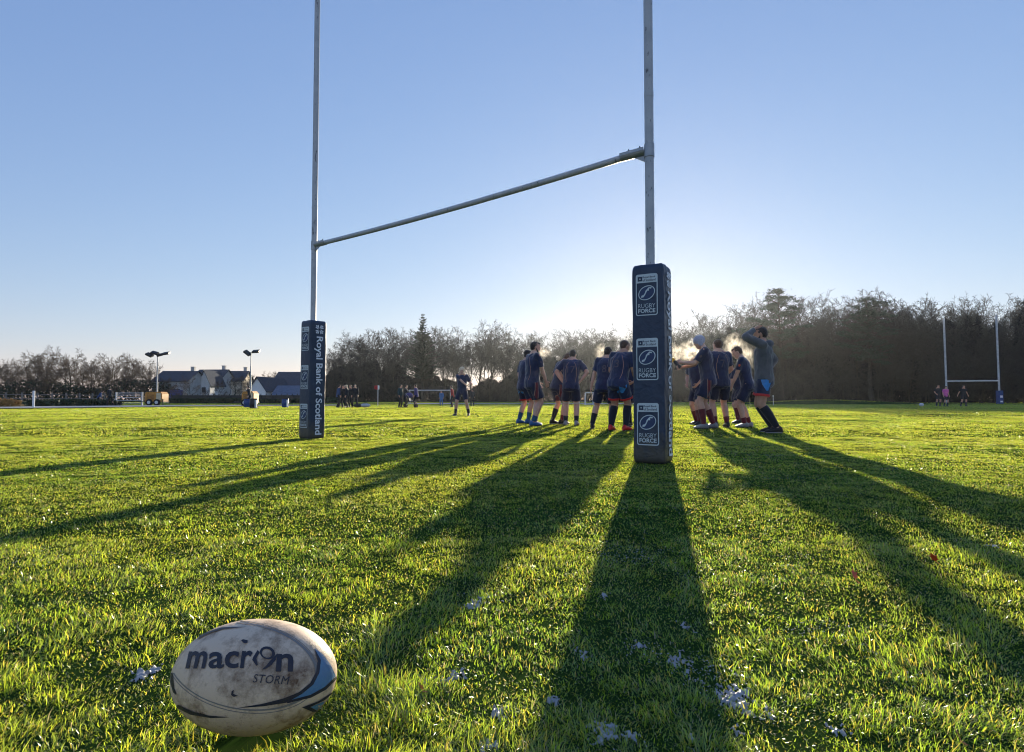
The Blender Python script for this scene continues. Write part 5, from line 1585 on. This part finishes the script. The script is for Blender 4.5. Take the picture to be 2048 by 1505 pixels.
def pushchair(px, Y):
    root = empty('pushchair', ((px - CX) / FPX * Y, Y, .03), R(90))
    st = MB(); st.loft([[V3((x, y, z)) for (y, z) in ((-.25, .35), (.12, .35), (.30, .85), (.22, .9), (.05, .45), (-.25, .45))] for x in (-.2, .2)]); st.build('seat', 'jacket_dark', root)
    hd = MB(); hd.ellipsoid((0, .12, .85), (.22, .28, .2), None, 12, 8); hd.build('hood', 'jacket_purple', root)
    fr = MB()
    for x in (-.22, .22):
        fr.tube([(x, -.35, .12), (x, .35, 1.0)], .012, 6); fr.tube([(x, .38, .12), (x, -.1, .5)], .012, 6)
    fr.tube([(-.22, .35, 1.0), (.22, .35, 1.0)], .014, 6); fr.build('frame', 'galv', root)
    for x in (-.24, .24):
        for y in (-.35, .38):
            w_ = MB(); w_.tube([(x - .02, y, .12), (x + .02, y, .12)], .12, 14); w_.build('wheel', 'rubber', root)
    tag(root, 'dark pushchair between the two adults left of the far goal frame', 'pushchair')
pushchair(822, 42.3)
def frame_goal(pxa, pxb, Y, ztop, label, r=.06, depth=1.2, name='football_goal'):
    xa, xb = HX(pxa, Y), HX(pxb, Y); root = empty(name, ((xa + xb) / 2, Y, 0)); hw = (xb - xa) / 2
    for x in (-hw, hw):
        mb = MB(); mb.tube([(x, 0, 0), (x, 0, ztop)], r, 10); mb.build('post', 'white_paint', root)
        mb = MB(); mb.tube([(x, 0, ztop), (x, depth * .6, ztop * .95), (x, depth, .05)], r * .5, 8); mb.tube([(x, 0, .06), (x, depth, .06)], r * .5, 8); mb.build('net_support', 'white_paint', root)
    mb = MB(); mb.tube([(-hw, 0, ztop), (hw, 0, ztop)], r, 10); mb.build('crossbar', 'white_paint', root)
    mb = MB(); mb.tube([(-hw, depth, .06), (hw, depth, .06)], r * .5, 8); mb.build('ground_bar', 'white_paint', root)
    tag(root, label, 'goal')
frame_goal(818, 901, 78, HZ(781, 78), 'white football goal frame standing before the wood behind the pushchair')
frame_goal(1171, 1187, 62, HZ(786, 62), 'small white training goal left of the nearer post pad', .05, .9, 'training_goal')
def far_goal():
    Y = 79; root = empty('goal_posts', (HX(1946, Y), Y, 0))
    for px, tpy, pad in ((1893, 637, False), (1998.5, 629, True)):
        x = HX(px, Y) - root.location.x
        mb = MB(); mb.tube([(x, 0, 0), (x - .1, 0, HZ(tpy, Y))], .115, 12); mb.build('upright', 'dull_white', root)
    mb = MB(); mb.tube([(HX(1893, Y) - root.location.x, 0, 3.0), (HX(1998.5, Y) - root.location.x, 0, 3.06)], .09, 10); mb.build('crossbar', 'white_paint', root)
    tag(root, 'distant white rugby goal posts before the dark wood on the right', 'rugby goal')
    r2 = empty('post_pad', (HX(1998.5, Y), Y - .01, 0)); mb = MB()
    mb.loft([[V3((x * .30, y * .3, z)) for x, y in ((-1, -.8), (-.8, -1), (.8, -1), (1, -.8), (1, .8), (.8, 1), (-.8, 1), (-1, .8))] for z in (0, .9, 1.75)]); mb.build('cover', 'bin_blue', r2, smooth=False)
    mb = MB(); mb.box((.0, -.31, .95), (.34, .012, .30)); mb.box((0, -.31, .3), (.34, .012, .2)); mb.build('badge', 'pad_white', r2, smooth=False)
    tag(r2, 'blue pad round the right upright of the distant goal', 'post pad')
far_goal()
def lone_ball(px, Y, label):
    mb = MB(); mb.ellipsoid((0, 0, .13), (.20, .13, .13), None, 16, 10); o = mb.build('ball', 'white_paint'); o.location = (HX(px, Y), Y, .02); tag(o, label, 'ball')
lone_ball(1842, 50, 'small white ball lying on the shaded grass left of the player in pink')

# ------------------------------------------------------------------ light
sky = bpy.data.worlds.new("World"); sc.world = sky; sky.use_nodes = True
nt = sky.node_tree; bg = nt.nodes['Background']
st = nt.nodes.new('ShaderNodeTexSky'); st.sky_type = 'NISHITA'; st.sun_disc = False
st.sun_elevation = SUN_EL; st.sun_rotation = SUN_AZ
st.air_density = 1.15; st.dust_density = 0.055; st.ozone_density = 3.0; st.altitude = 0
v1 = node(nt, 'ShaderNodeVectorMath', operation='SCALE'); v1.inputs['Scale'].default_value = 0.1
# soft contrast of a bright hazy winter sky, one exponent per channel
nt.links.new(st.outputs[0], v1.inputs[0])
sp = node(nt, 'ShaderNodeSeparateColor'); cb = node(nt, 'ShaderNodeCombineColor'); nt.links.new(v1.outputs[0], sp.inputs[0])
for k_, (g_, c_) in enumerate(((.72, 1.36), (.62, 1.13), (.42, 1.14))):
    pw = node(nt, 'ShaderNodeMath', operation='POWER'); pw.inputs[1].default_value = g_
    ml = node(nt, 'ShaderNodeMath', operation='MULTIPLY'); ml.inputs[1].default_value = c_ * 5.0
    nt.links.new(sp.outputs[k_], pw.inputs[0]); nt.links.new(pw.outputs[0], ml.inputs[0]); nt.links.new(ml.outputs[0], cb.inputs[k_])
nt.links.new(cb.outputs[0], bg.inputs[0]); bg.inputs[1].default_value = 0.10
sl = bpy.data.lights.new('sun', 'SUN'); sl.energy = 5.0; sl.angle = R(.5); sl.color = (1.0, .87, .64)
so = bpy.data.objects.new('sun', sl); so.rotation_euler = SUN.to_track_quat('Z', 'Y').to_euler(); so.location = SUN * 50; col.objects.link(so)

# haze
def haze():
    m = bpy.data.materials.new('haze'); m.use_nodes = True; nt = m.node_tree
    for n in list(nt.nodes): nt.nodes.remove(n)
    out = node(nt, 'ShaderNodeOutputMaterial'); pv = node(nt, 'ShaderNodeVolumePrincipled')
    pv.inputs['Color'].default_value = (.86, .92, 1, 1); pv.inputs['Density'].default_value = HAZE; pv.inputs['Anisotropy'].default_value = .70
    nt.links.new(pv.outputs[0], out.inputs['Volume'])
    mb = MB(); mb.box((0, 345, 14.75), (1420, 840, 31.5)); me = mb.mesh('haze')
    bm = bmesh.new(); bm.from_mesh(me); bmesh.ops.recalc_face_normals(bm, faces=bm.faces); bm.to_mesh(me); bm.free()
    me.materials.append(m); o = bpy.data.objects.new('haze', me); col.objects.link(o)
    tag(o, 'thin sunlit haze over the pitch', kind='stuff')
HAZE = 0.00012
haze()

sc.view_settings.view_transform = 'Standard'; sc.view_settings.look = 'None'; sc.view_settings.gamma = 1
sc.view_settings.exposure = 1.03
sc.cycles.filter_width = 1.1
sc.cycles.max_bounces = 6; sc.cycles.diffuse_bounces = 3; sc.cycles.glossy_bounces = 2; sc.cycles.transmission_bounces = 4; sc.cycles.volume_bounces = 1
sc.cycles.transparent_max_bounces = 8
